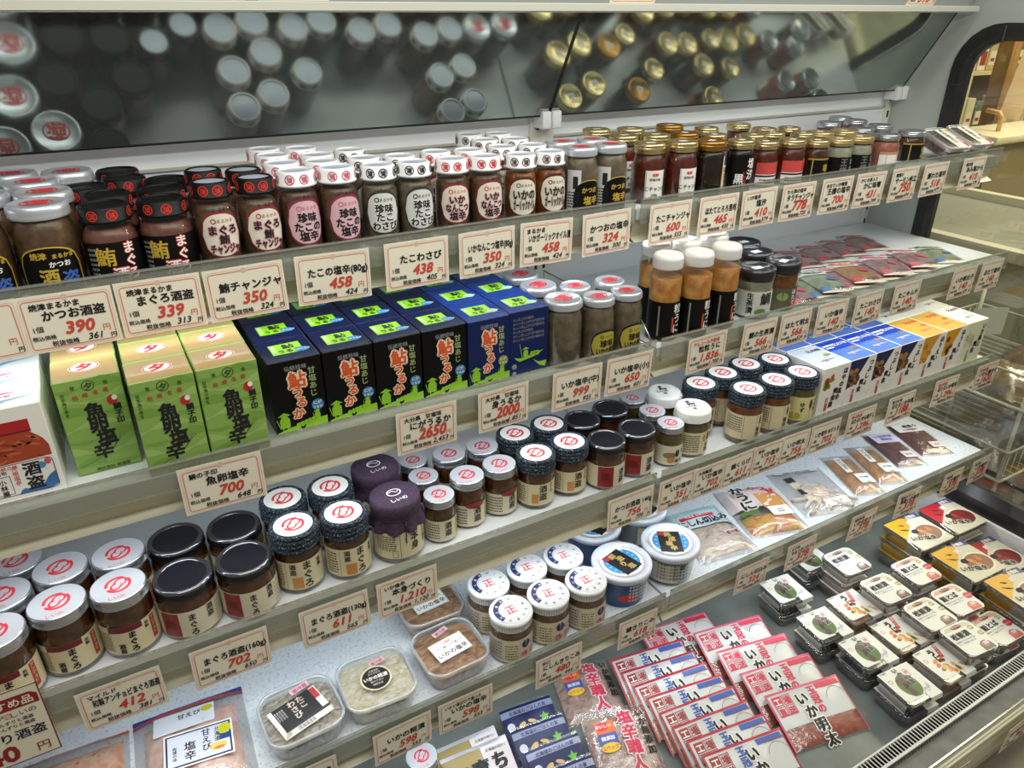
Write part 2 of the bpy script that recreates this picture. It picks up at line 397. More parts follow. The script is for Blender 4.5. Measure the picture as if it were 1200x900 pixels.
for i, (x0, x1) in enumerate(((XL, XM - .0015), (XM + .0015, XR - .015))):
    r = empty('mirror', ((x0 + x1) / 2, MB0[0], EYE + MB0[1])); hw = (x1 - x0) / 2; dy = MT0[0] - MB0[0]; dz = MT0[1] - MB0[1]
    m_ = MB(); m_.add([(-hw, 0, 0), (hw, 0, 0), (hw, dy, dz), (-hw, dy, dz)], [[0, 1, 2, 3]], MIR); m_.build('mirror_glass', r)
    m_ = MB(); nn = Vector((0, -dz, dy)).normalized() * -.004
    a = [Vector(p) for p in ((-hw, 0, 0), (hw, 0, 0), (hw, dy, dz), (-hw, dy, dz))]; b = [p + nn for p in a]
    m_.add(a + b, [[0, 4, 5, 1], [1, 5, 6, 2], [2, 6, 7, 3], [3, 7, 4, 0], [4, 7, 6, 5]], mat('#2b2f2c', .4)); m_.build('backing', r)
    D_ = mat('#191c1a', .4); g = MB(); e1 = Vector((0, dy, dz)).normalized(); n2 = Vector((0, -dz, dy)).normalized() * .0012
    def strip(p, q, wv): g.add([p + n2, q + n2, q + wv + n2, p + wv + n2, p - n2, q - n2, q + wv - n2, p + wv - n2], [[0, 1, 2, 3], [7, 6, 5, 4], [0, 4, 5, 1], [2, 6, 7, 3], [1, 5, 6, 2], [3, 7, 4, 0]], D_)
    strip(a[0], a[1], e1 * .003)
    if i == 0: strip(a[1], a[2], Vector((-.0045, 0, 0)))
    else: strip(a[1], a[2], Vector((-.0025, 0, 0)))
    g.build('gasket', r)
    tag(r, ['long tilted mirror above the left half of the top shelf', 'tilted mirror above the right half of the top shelf by the window'][i], 'mirror')
for x, l in ((XM, 'white clip holding the seam of the two mirrors above the jars'), (XR - .02, 'white clip at the far right lower corner of the mirror')):
    mb = MB(); dx = .024 if x == XM else .012
    for s in (-1, 1):
        mb.cbox(x + s * .013 - .011, x + s * .013 + .011, 1.395, 1.436, EYE - .222, EYE - .186, WHITE, .003, 2, True)
    o = mb.build('mirror_clip'); tag(o, l, 'clip')

# shelves: two bays, four levels
LINER = noise_mat([(.34, '#bcc6d3'), (.42, '#d9e0e8'), (.6, '#e2e8ee')], 170, .3, 0, (1, 1, 1), 3)
DECKM = noise_mat([(.4, '#cfd4d6'), (.6, '#dfe3e5')], 5, .3)
RAIL = clear('#eef0e8', .08, .5, .10, .30, '#bdbeb2')
ORD = {1: 'top', 2: 'second', 3: 'third', 4: 'fourth'}
for k in (1, 2, 3, 4):
    Y0, zd = SH[k]; zt, zb = RAILTOP[k], RAILBOT[k]
    for bi, (x0, x1) in enumerate(((XL, XM - .003), (XM + .003, XR - .004 if k > 1 else XR + .0))):
        r = empty('display_shelf', ((x0 + x1) / 2, Y0, EYE + zd)); hw = (x1 - x0) / 2
        m_ = MB(); m_.box(-hw, hw, .006, 1.44 - Y0, -.018, 0, DECKM if k != 4 else LINER); m_.build('shelf_deck', r)
        m_ = MB(); zl = zb - zd
        m_.add([(-hw, .012, -.018), (hw, .012, -.018), (hw, .022, zl + .012), (-hw, .022, zl + .012), (hw, .008, zl + .004), (-hw, .008, zl + .004), (hw, .03, zl + .001), (-hw, .03, zl + .001)],
               [[3, 2, 1, 0], [5, 4, 2, 3], [7, 6, 4, 5]], LIP)
        m_.add([(-hw, .03, -.018), (hw, .03, -.018), (hw, .03, zl + .001), (-hw, .03, zl + .001)], [[0, 1, 2, 3]], LIP); m_.build('front_lip', r)
        m_ = MB(); t = zt - zd
        m_.box(-hw + .004, hw - .004, -.002, 0.001, t - .046, t, RAIL)
        m_.box(-hw + .004, hw - .004, -.0035, .0015, t - .0025, t, clear('#f4f6f0', .3, .5, .08, .35, '#d5d6cc'))
        m_.box(-hw + .004, hw - .004, -.004, .002, t - .048, t - .044, clear('#e0e0d4', .2, .5, .1, .5, '#a9a892')); m_.build('price_rail', r)
        for s in (-1, 1): m_ = MB(); m_.add([(s * (hw - .01), .03, -.018), (s * (hw - .01), 1.43 - Y0, -.018), (s * (hw - .01), 1.43 - Y0, -.085), (s * (hw - .01), .03, -.035)], [[0, 1, 2, 3], [3, 2, 1, 0]], STEEL); m_.build('bracket', r)
        tag(r, '%s shelf from above in the %s bay of the case' % (ORD[k], ['near left', 'far right'][bi]), 'shelf')

# ---------------------------------------------------------------- price cards
CARD = mat('#efe8d2', .55); CARDR = mat('#d98c7d', .55); INK = mat('#17161a', .6); RED = mat('#cf4a3d', .5); GREY = mat('#57534d', .6)
def price_card(px, k, price, net, l1, l2, lab, w=.112, red1=False, bigl=False, dy=0., qty='1個'):
    h = .0785; Y0 = SH[k][0] if k else .432; z0 = RAILBOT[k] - .001 if k else -1.495
    X = xat(px, Y0 - .0075, z0 + h / 2); mb = MB()
    mb.box(-w / 2, w / 2, -.0004, 0, 0, h, CARD); mp = flat((-w / 2, -.0004, 0), (1, 0, 0), (0, 0, 1))
    mb.frame(.0055, w - .0055, .0045, h - .0065, .0016, CARDR, mp, .0002, .005)
    mb.frame(.0030, w - .0030, .0025, h - .0042, .0004, CARDR, mp, .0002, .006)
    mb.ell(w / 2, h - .0066, .0042, .0042, CARD, mp, .0003); mb.ring(w / 2, h - .0066, .0026, .0036, CARDR, mp, .0004, 14); mb.ring(w / 2, h - .0066, .0008, .0016, CARDR, mp, .0004, 8)
    s2 = .0150
    if l1: mb.text(l1, RED if red1 else INK, mp, .014, .0590, .0098, al='l', bold=.045, wmax=w * .66)
    mb.text(l2, INK, mp, w * .56, .0440, s2, al='c', bold=.05, wmax=w * .80)
    big = .029 if bigl else .0235
    mb.text(price, RED, mp, w * .585, .0215, big, shear=.22, bold=.05 if not bigl else .065, al='c', wmax=w * .46)
    mb.text(net, INK, mp, w * .72, .0085, .0128, shear=.25, bold=.03, al='c', wmax=w * .3)
    mb.text('円', RED, mp, w * .86, .0185, .0105, bold=0.); mb.text('円', INK, mp, w * .915, .0075, .0078, bold=.03)
    mb.text(qty, INK, mp, .018, .0290, .0092, bold=.02, wmax=.018); mb.text('税込価格', INK, mp, .009, .0175, .0068, al='l', bold=.03)
    mb.text('税抜価格', INK, mp, .029, .0075, .0080, al='l', bold=.03)
    if bigl: pass
    o = mb.build('price_card', None, (X, Y0 - .0075, EYE + z0)); o.rotation_euler = (radians(random.uniform(0, 1.8)), radians(random.uniform(-1.3, 1.3)), radians(random.uniform(-1.5, 1.5)))
    tag(o, lab, 'price card', 'price cards along the shelf edges'); return o
T1 = [(-32, '305', '', 'ちくわ', '円', 'price card cut off at the left edge of the top shelf', .112), (82, '390', '361', '焼津まるかま', 'かつお酒盗', '', .112), (190, '339', '313', '焼津まるかま', 'まぐろ酒盗', '', .109),
      (290, '350', '324', '', '鮪チャンジャ', 'price card for 350 yen with four-character katakana, beside the 458 yen octopus card', .112), (391, '458', '424', '', 'たこの塩辛(80g)', 'price card for 458 yen marked 80g, left of the 438 yen card', .116),
      (489, '438', '405', '', 'たこわさび', '', .112), (571, '350', '324', '', 'いかなんこつ塩辛(80g)', 'price card for 350 yen marked 80g, between the 438 and 458 yen cards', .108),
      (640, '458', '424', 'まるかま', 'いかガーリックオイル漬', 'price card for 458 yen with a long katakana line, left of the 324 yen card', .108), (711, '324', '300', '', 'かつおの塩辛', '', .108),
      (785, '600', '555', '', 'たこチャンジャ', '', .104), (841, '465', '430', '', 'ほたてとろろ昆布', '', .104), (889, '410', '379', 'いか塩辛', '塩汐', 'price card for 410 yen between the 465 and 778 yen cards', .098),
      (934, '778', '720', 'たら卵の塩辛', 'タラチャンジャ', '', .1), (979, '700', '648', 'あおりいか麹漬', '王様の塩辛', 'price card for 700 yen at the far right part of the top shelf', .1), (1018, '431', '399', 'かにの身入り', 'かに味噌', '', .1),
      (1058, '750', '694', '麹漬け', 'サーモン帆立', '', .1), (1094, '518', '479', '', '腰わた塩辛', '', .1), (1139, '410', '379', '国内産', 'あみ塩から', 'price card for 410 yen, last one at the right end of the top shelf', .1)]
T2 = [(262, '700', '648', '鯛の子印', '魚卵塩辛', 'price card for 700 yen under the green cartons on the second shelf', .115), (500, '2650', '2,453', '大分県   甘塩味', 'にがうるか', '', .108), (590, '2000', '1,851', '大分県   甘塩味', '身うるか', '', .1),
      (676, '999', '925', '', 'いか塩辛(中)', '', .108), (736, '650', '601', '', 'いか塩辛(小)', '', .108), (828, '1,836', '1,700', 'アルコール不使用', '粒粒うに', '', .104), (888, '566', '524', '', '鯛の生茶漬', 'price card for 566 yen beside the 1,836 yen card', .1),
      (931, '566', '524', '', 'ほたて明太', 'price card for 566 yen, the right one of the pair', .096), (974, '140', '129', '', 'いか塩辛', 'first 140 yen price card, just right of the two 566 yen cards', .1), (1017, '140', '129', '', 'たこわさび', 'second 140 yen price card from the left', .1),
      (1061, '140', '129', '', 'たこキムチ', 'middle one of the five 140 yen price cards, third from left', .1), (1127, '140', '129', '', 'いか明太子', '140 yen price card, last but one on the second shelf', .1), (1159, '140', '129', '', 'ほたて塩辛', '140 yen price card at the right end of the second shelf', .1)]
T3 = [(145, '412', '381', 'マイルド', '和製アンチョビまぐろ酒盗', '', .112), (271, '702', '650', '', 'まぐろ酒盗(160g)', 'price card for 702 yen below the black-lidded tuna jars, marked 160g', .116), (394, '611', '565', '', 'まぐろ酒盗(130g)', 'price card for 611 yen marked 130g, below the woven-lid jars', .116), (478, '1,210', '1,120', 'いか塩辛', '本身づくり', '', .112),
      (739, '756', '700', '', 'かつお酒盗 140g', 'price card for 756 yen, left of the shelf seam on the third shelf', .115), (794, '351', '325', '燻製', 'いか塩辛', '', .108), (831, '702', '650', '大洲醸造', 'いか塩辛', 'price card for 702 yen right of the 351 yen card', .1), (865, '611', '566', '', '鯛くらげ', 'price card for 611 yen in the row right of the seam', .098),
      (899, '713', '660', '秋田', 'いか塩辛', '', .1), (930, '756', '700', '', 'いか明太', 'price card for 756 yen below the blue and white cartons', .095), (966, '702', '650', '', 'いか塩辛 ゆず入り', 'price card for 702 yen below the dark blue cartons, squid with yuzu', .1), (1008, '1,296', '1,200', '富山県産', 'ほたるいかの素干し', 'price card for 1,296 yen, left of the 1188 yen card', .104),
      (1055, '1188', '1,100', '富山の味', 'ほたるいか沖漬', '', .104), (1107, '1,296', '1,200', '富山県産', 'ほたるいか塩辛', 'price card for 1,296 yen, right of the 1188 yen card', .1), (1154, '1620', '1,500', '富山県産', 'いか口黒作り', '', .098)]
T4 = [(360, '598', '553', '', 'いか松前漬', 'price card cut off by the bottom edge, under the clear tubs', .108), (472, '598', '553', '', 'いかの糀漬', 'price card for 598 yen under the pale squid tub', .112), (546, '598', '553', 'いかと塩だけで造った', 'いかの塩辛', 'price card for 598 yen under the brown squid tub', .112), (655, '480', '444', '辛口', 'にしんきりこみ', '', .108),
      (747, '618', '572', '', '鯖きりこみ', '', .1), (880, '324', '300', '', 'にしん切込み', 'price card for 324 yen on the fourth shelf', .1), (938, '378', '350', 'みそ味', 'やみつきいかうに', '378 yen price card under the orange topped pouch, first from left', .1), (1009, '378', '350', '国産味噌', 'いかなめろう', '378 yen price card under the splayed squid pouch', .1),
      (1063, '378', '350', '国産みそ入り', '黒造いか塩辛', '378 yen price card under the brown sea squirt pouches', .096), (1114, '378', '350', '秋田産', 'いか塩辛', '378 yen price card, last but one on the fourth shelf', .092), (1147, '378', '350', '秋田産', 'いか塩辛', '378 yen price card at the right end of the fourth shelf', .09)]
for k, T in ((1, T1), (2, T2), (3, T3), (4, T4)):
    for px, pr, nt_, a, b, lab, wd in T:
        price_card(px, k, pr, nt_, a, b, lab or ('price card for %s yen on the %s shelf edge' % (pr, ORD[k])), wd, red1=pr in ('1,836', '1,296', '1620'), bigl=pr in ('2650', '2000', '1188', '1620') or (pr == '378') or (k == 1 and pr in ('750', '778')))
price_card(1192, 0, '361', '335', '', 'ほたるいか沖漬け', 'price card for 361 yen on the front rail below the grille', .118)
price_card(1112, 0, '298', '276', '', 'いか塩辛', 'price card cut off at the bottom edge, below the grille', .108)
# recommendation card at the lower left
mb = MB(); w_, h_ = .142, .132; mb.box(-w_ / 2, w_ / 2, -.0005, 0, 0, h_, mat('#e6dfc6', .5)); mp = flat((-w_ / 2, -.0005, 0), (1, 0, 0), (0, 0, 1)); MAR = mat('#8e1f24', .45)
mb.frame(0, w_, 0, h_, .0018, mat('#7a3030', .5), mp, .0002, .0)
mb.shape([(.004, .098), (w_ - .004, .098), (w_ - .004, .114), (w_ - .012, .12), (.012, .12), (.004, .114)], MAR, mp); mb.text('当店のおすすめ品', mat('#f3e6cf'), mp, w_ / 2, .103, .0155, bold=.03, wmax=w_ * .9)
mb.text('ヤマア', GREY, mp, w_ * .55, .085, .011); mb.gourd(.005, mat('#d38a72'), mp, w_ * .69, .089); mb.text('しいの', GREY, mp, w_ * .82, .085, .011)
for q in range(2): mb.text('唐辛子と柚子の辛味かんずりと酒盗', INK, mp, w_ / 2, .075 - q * .009, .0068, bold=.02)
mb.text('かんずり酒盗', mat('#20203a'), mp, w_ * .55, .044, .019, bold=.03, wmax=w_ * .88); mb.text('540', MAR, mp, w_ * .46, .008, .040, bold=.05); mb.text('円', MAR, mp, w_ * .87, .011, .018)
o = mb.build('recommendation_card', None, (xat(-9, .946, -.89), .946, EYE - .945)); tag(o, 'large recommendation card with a dark red banner and 540 yen at the left edge', 'price card')

nv = Vector((0, -.145, .2444)).normalized()
for px, pr, l in ((95, '298', 'grey card with dark lettering cut off at the top edge, leftmost'), (243, '484', 'price card for 484 yen cut off at the top edge'), (346, '387', 'price card for 387 yen cut off at the top edge'), (743, '1188', 'price card for 1188 yen on the canopy above the mirror seam'), (1080, '518', 'price card on the canopy at the far right end above the mirror')):
    mb = MB(); ww, hh = .108, .075; mp = flat((0, 0, 0), (1, 0, 0), nv); mb.poly([mp(-ww / 2, 0), mp(ww / 2, 0), mp(ww / 2, hh), mp(-ww / 2, hh)], CARD if px != 95 else mat('#b9bcc6', .5)); mb.frame(-ww / 2 + .004, ww / 2 - .004, .003, hh - .004, .0014, CARDR if px != 95 else INK, mp, .0003, .004)
    mb.text(pr, RED if px != 95 else INK, mp, .006, .008, .030, .0004, bold=.05, shear=.2); mb.text('税込', INK, mp, -.036, .009, .009, .0004, bold=.04); mb.text('円', RED, mp, .043, .009, .010, .0004)
    o = mb.build('price_card', None, (xat(px, 1.258, .018), 1.2642, EYE + .0165)); tag(o, l, 'price card', 'price cards on the canopy')
# ---------------------------------------------------------------- jars
PASTE = {'brown': noise_mat([(.3, '#4e3424'), (.7, '#73543c')], 90, .35, .3), 'grey': noise_mat([(.3, '#5f5042'), (.7, '#85725f')], 80, .35, .3),
         'red': noise_mat([(.3, '#471409'), (.7, '#74281a')], 90, .3, .3), 'amber': noise_mat([(.25, '#5e2d0e'), (.5, '#8f4a17'), (.8, '#b0763c')], 60, .3, .3),
         'dark': noise_mat([(.3, '#160d08'), (.7, '#2c1a0f')], 60, .25, .2), 'tuna': noise_mat([(.3, '#35190b'), (.7, '#6a3a18')], 70, .25, .2),
         'blush': noise_mat([(.3, '#6a3c34'), (.7, '#875549')], 80, .35, .3), 'uni': noise_mat([(.25, '#8a4a1c'), (.5, '#bd7a35'), (.75, '#d6a055')], 45, .4, .8),
         'olive': noise_mat([(.3, '#51431f'), (.7, '#74623a')], 60, .3, .2), 'orange': noise_mat([(.3, '#5f3012'), (.7, '#94521f')], 60, .3, .2),
         'black': mat('#15110f', .3), 'pale': noise_mat([(.3, '#8f8a7a'), (.7, '#b5b0a0')], 70, .35, .3), 'pink': noise_mat([(.3, '#a5574a'), (.7, '#c27a68')], 70, .35, .3)}
WLID = mat('#e4e4e2', .35, 0, .5, .3); BLID = mat('#0c0c0d', .45, 0, .2); BLUEIN = mat('#b3bbca', .25, .15); SILV = mat('#c4c7cb', .26, .85)
GOLD = mat('#d9c28c', .26, .85); DGOLD = mat('#9a7a3c', .28, .9); EMB = mat('#d8343c', .45); STK = mat('#f1efea', .5); PINKM = mat('#d46a80', .5); BRN = mat('#5c2a26', .5)
SILLID = mat('#d4d8de', .3, .6)
LBL = mat('#e6ddc0', .55); LBLW = mat('#ece8e0', .55); LBLK = mat('#0c0b0a', .45, 0, .25); YEL = mat('#c9a83a', .45); LRED = mat('#a32a2e', .45)
def glass_body(mb, R, H, nr, nz, z1, foot=.003):
    mb.lathe([(R * .86, 0), (R - .002, .0012), (R, .0045), (R, nz - .012), (R - (R - nr) * .35, nz - .005), (nr, nz + .002), (nr, z1)], GLASS, 30)
def fill(mb, R, z, m, nr, nz):
    P = [(0, .0035), (R - .003, .0035), (R - .0015, .006), (R - .0015, min(z, nz - .0135))]
    if z > nz - .0135: P += [(R - (R - nr) * .4 - .0015, min(z, nz - .006)), (nr - .002, max(z, nz - .005))]
    P += [(P[-1][0] - .002, P[-1][1] + .0012), (0, P[-1][1] + .0015)]
    mb.lathe(P, m, 22)
def lid_mesh(kind, R, z, h, side=None, arg=None):
    """lid of a jar standing from z to z + h"""
    mb = MB(); top = flat((0, 0, z + h), (1, 0, 0), (0, 1, 0)); t = z + h
    if kind == 'plastic':                                     # capped lid, sunken metallic disc, emblems round the side
        m, ink = side
        mb.lathe([(R - .0006, z), (R + .0004, z + .0012), (R + .0004, z + h * .14), (R - .0008, z + h * .18), (R - .0012, z + h * .86), (R - .004, t), (R * .80, t), (R * .78, t - .0022)], m, 32)
        mb.lathe([(R * .78, t - .0022), (0, t - .0018)], BLUEIN if arg != 'flat' else m, 32)
        mp = cyl(R - .0008, z + h * .52); n = 7
        for k in range(n):
            q = sub(mp, 2 * pi * R * k / n + .004, 0); mb.ring(0, 0, h * .27, h * .34, ink, q, .0003, 14)
            mb.text('蒲', ink, q, 0, -h * .17, h * .42, .0004, bold=.04)
    elif kind == 'printed':                                   # pressed metal lid, white top with a red ring mark
        mb.lathe([(R - .001, z), (R, z + .0018), (R - .0006, z + .0036), (R - .0002, z + h * .5), (R - .001, z + h * .8), (R - .003, t), (R * .86, t), (R * .84, t - .0008), (0, t - .0008)], side or SILLID, 34)
        mb.ring(0, 0, R * .47, R * .54, EMB, top, -.0004, 22, asp=.8); mb.text(arg or '清', EMB, top, 0, -R * .30, R * .8, -.0003, bold=.05)
    elif kind == 'gourd':                                     # silver pressed lid with white face and red gourd emblem
        mb.lathe([(R - .001, z), (R, z + .001), (R, z + .003), (R - .0012, z + .0045), (R - .0008, z + h * .6), (R - .0008, z + h * .85), (R - .002, t), (0, t)], SILV, 36)
        mb.ell(0, 0, R * .93, R * .93, mat('#d9dde4', .3, .35), top, .0002, 0, 36); mb.gourd(R * .46, EMB, top, 0, 0, .0004)
        mb.text('しいの', EMB, top, -R * .1, -R * .80, R * .2, .0004, bold=.01)
    elif kind == 'black':                                     # black twist lid with sunken face; raised rim's highlight put into lighter metal
        mb.lathe([(R - .001, z), (R + .0002, z + .0012), (R, z + .003), (R - .0008, z + .004), (R - .0008, z + h * .72)], mat('#141416', .25, 0, .5, .3), 36); mb.lathe([(R - .0008, z + h * .72), (R - .0025, t - .0006), (R - .005, t), (R * .82, t - .0004), (R * .79, t - .002)], mat('#77777c', .14, .85), 36); mb.lathe([(R * .79, t - .002), (0, t - .0018)], mat('#1b1b22', .3, 0, .5), 36)
    elif kind == 'ridged':                                    # gold or silver lid with stepped rings and a small price sticker
        m = side or GOLD
        mb.lathe([(R - .001, z), (R, z + .0015), (R - .0012, z + h * .28), (R, z + h * .36), (R, z + h * .55), (R - .0012, z + h * .62), (R - .0004, z + h * .7), (R - .001, z + h * .9), (R - .003, t), (R * .84, t), (R * .80, t - .001), (0, t - .001)], m, 34)
        if arg != 'plain':
            q = sub(top, R * .05, 0, radians(25)); mb.rect(-R * .28, R * .28, -R * .2, R * .2, STK, q, -.0006); mb.rect(-R * .22, R * .22, -R * .03, R * .03, mat('#b78f9a'), q, -.0004)
    elif kind == 'woven':                                     # lid wrapped in braided cloth, round white sticker
        B = noise_mat([(.40, '#0d1622'), (.56, '#1c2c3a'), (.70, '#94a4ae')], 420, .85, .6); n = 4
        mb.lathe([(R * .93, z), (R * .93, t - .003), (0, t - .003)], B, 26)
        for k in range(n): mb.torus(R - .0036, .0046 if k < n - 1 else .004, z + .004 + k * (h - .007) / (n - 1), B, 40, 6, .0004)
        mb.ell(0, 0, R * .80, R * .80, STK, top, .0002, 0, 34); mb.gourd(R * .46, EMB, top, 0, 0, .0005)
    elif kind == 'paper':                                     # folded white paper cap tied with a cord
        P = noise_mat([(.3, '#e6e6df'), (.7, '#f4f4ee')], 30, .7, .25)
        def wob(a, zz): return 1 + .012 * cos(10 * a) + .006 * sin(17 * a)
        mb.lathe([(R * .97, z), (R * 1.02, z + .003), (R, z + h * .5), (R * .97, t - .004), (R * .88, t), (0, t + .001)], P, 48, (0, 0, 0), False, wob)
        for i, s in enumerate(('喜', '美味', 'しいの', '味')):
            q = sub(top, -R * .15 + .004 * (i % 2), R * .35 - i * R * .26, .1); mb.text(s, INK, q, 0, 0, R * .24, .0016, bold=.05)
    elif kind == 'cloth':                                     # purple cloth cover with a ruffled skirt
        R = R * 1.11; P = noise_mat([(.3, '#35243a'), (.7, '#48344a')], 160, .85, .3)
        def wob(a, zz): return 1 + (.05 * sin(9 * a) + .02 * sin(23 * a)) * max(0, (h * .42 - (zz - z)) / (h * .42))
        mb.lathe([(R * 1.05, z - .010), (R * 1.04, z + .002), (R * .90, z + h * .30), (R * .95, z + h * .42), (R * .97, z + h * .72), (R * .95, t - .003), (R * .86, t), (0, t)], P, 72, (0, 0, 0), True, wob)
        mb.ring(0, .004, R * .24, R * .29, STK, top, .0005, 20, asp=.8); mb.line([(-R * .22, .006), (-R * .05, .009), (R * .1, .003), (R * .2, .006)], .0016, STK, top, .0005); mb.text('しいの', STK, top, 0, -R * .5, R * .24, .0005, bold=.03)
    elif kind == 'ribbed':                                    # white press lid with knurled wall and printed ring
        mb.lathe([(R - .0015, z), (R - .0015, z + h * .6), (R - .0002, z + h * .64), (R, z + h * .85), (R - .002, t), (0, t)], WLID, 40)
        K = mat('#a9adb2', .5); mp = cyl(R - .0013, z)
        for k in range(56): x = 2 * pi * R * k / 56; mb.rect(x, x + .0013, h * .04, h * .56, K, mp, .0003)
        NV = mat('#20265a', .45)
        mb.ring(0, 0, R * .56, R * .80, NV, top, .0003, 14, radians(95), radians(215)); mb.text('正', EMB, top, 0, -R * .2, R * .55, .0004, bold=.03)
        mb.ring(0, 0, R * .835, R * .85, mat('#9fb3d2'), top, .0003, 30); mb.ring(0, 0, R * .50, R * .515, mat('#9fb3d2'), top, .0003, 26)
        for i, ch in enumerate('のこみそんきり'):
            a = radians(70 - i * 32); q = sub(top, R * .67 * cos(a), R * .67 * sin(a), a - pi / 2); mb.text(ch, NV, q, 0, -R * .06, R * .17, .0004, bold=.03)
        for i, ch in enumerate('三上商店'):
            a = radians(200 - i * 32); q = sub(top, R * .67 * cos(a), R * .67 * sin(a), a - pi / 2); mb.text(ch, STK, q, 0, -R * .06, R * .145, .0005)
    elif kind == 'screw':                                     # tall white screw cap
        mb.lathe([(R - .001, z), (R, z + .002), (R - .001, z + h * .3), (R, z + h * .4), (R - .001, z + h * .55), (R, z + h * .64), (R - .001, z + h * .78), (R - .003, t - .001), (R - .008, t), (0, t)], mat('#eceae6', .4), 36)
    elif kind == 'tubcap':
        mb.lathe([(R - .001, z), (R, z + .002), (R, z + h * .7), (R - .002, t - .001), (R - .006, t), (R * .80, t - .001), (R * .78, t - .004), (0, t - .004)], mat('#232326', .3, 0, .5, .3), 36)
        q = sub(top, 0, 0, radians(20)); mb.rect(-R * .3, R * .3, -R * .2, R * .2, STK, q, -.0036)
    return mb
def oval(rx, ry, cx=0, cy=0, p=2.4, n=28):
    P = []
    for k in range(n):
        a = 2 * pi * k / n; c, s = cos(a), sin(a); P.append((cx + rx * abs(c) ** (2 / p) * (1 if c > 0 else -1), cy + ry * abs(s) ** (2 / p) * (1 if s > 0 else -1)))
    return P
def label_mesh(kind, R, z0, z1, a=None):
    mb = MB(); mp = cyl(R, z0); h = z1 - z0; T = dict(curved=True)
    W = R
    if kind == 'oval':                  # oval label: (rim colour, face colour, main lines, ink, sub, halo)
        rim, face, lines, ink, top, halo, small = a; rx = R * .92
        mb.shape(oval(rx + .0022, h * .46 + .0015, 0, h * .46), rim, mp, .0003, 14); mb.shape(oval(rx, h * .43, 0, h * .45), face, mp, .0005, 14)
        if top: mb.text(top, INK, sub(mp, 0, 0), 0, h * .93, h * .075, .0006, bold=.02, wmax=rx * 1.7, **T)
        mb.ring(-rx * .35, h * .735, h * .035, h * .055, small, mp, .0008, 10); mb.text('まるかま', small, mp, rx * .22, h * .70, h * .085, .0008, bold=.0, wmax=rx * .8, **T)
        n = len(lines)
        for i, s in enumerate(lines):
            sz = h * (.25 if n > 1 else .27) * (1.0 if n < 3 else .80); y = h * (.665 - (i + 1) * (.190 if n > 2 else .25))
            mb.text(s, ink, mp, rx * .06, y, sz, .0009, bold=.06, halo=halo, hb=.07, wmax=rx * 1.45, **T)
    elif kind == 'arch':                # black arched label with gold rim
        rim, face, lines = a; rx = R * 1.0
        P = [(-rx, 0)] + [(-rx * cos(pi * k / 12), h * (.55 + .42 * sin(pi * k / 12) ** .8)) for k in range(13)] + [(rx, 0)]
        Q = [(x * .95, y * .97) for x, y in P]
        mb.shape(P, rim, mp, .0003, 18); mb.shape(Q, face, mp, .0005, 18)
        for s, m, x, y, sz in lines: mb.text(s, m, mp, x * rx, y * h, sz * h, .0008, bold=.04, **T)
    elif kind == 'wrap':                # label wrapping the front, items drawn by list
        face, x0, x1, items = a
        mb.rect(x0 * R, x1 * R, 0, h, face, mp, .0003, 22)
        for it in items:
            if it[0] == 't': _, s, m, x, y, sz = it[:6]; mb.text(s, m, mp, x * R, y * h, sz * h, .0008, bold=.025, halo=it[6] if len(it) > 6 else None, **T)
            elif it[0] == 'v':
                _, s, m, x, y, sz = it[:6]; mb.vtext(s, m, mp, x * R, y * h, sz * h, e=.0008, bold=it[7] if len(it) > 7 else .03, halo=it[6] if len(it) > 6 else None, curved=True)
            elif it[0] == 'r': _, m, xa, xb, ya, yb = it; mb.rect(xa * R, xb * R, ya * h, yb * h, m, mp, .0005, max(3, int((xb - xa) * 16)))
            elif it[0] == 'e': _, m, cx, cy, rx, ry = it; mb.shape(oval(rx * R, ry * h, cx * R, cy * h, 2), m, mp, .0006, 14)
            elif it[0] == 'f': _, m, xa, xb, ya, yb = it; mb.frame(xa * R, xb * R, ya * h, yb * h, .0007, m, mp, .0006)
            elif it[0] == 's':               # small print: rows of short bars of lettering
                _, m, xa, xb, ya, yb, nr = it
                for q in range(nr):
                    y = ya + (yb - ya) * (q + .2) / nr; x = xa; rnd = random.Random(q * 7 + nr)
                    while x < xb - .02:
                        l = min(rnd.uniform(.04, .13), xb - x); mb.rect(x * R, (x + l) * R, y * h, (y + (yb - ya) / nr * .5) * h, m, mp, .0005, 2); x += l + .03
    return mb
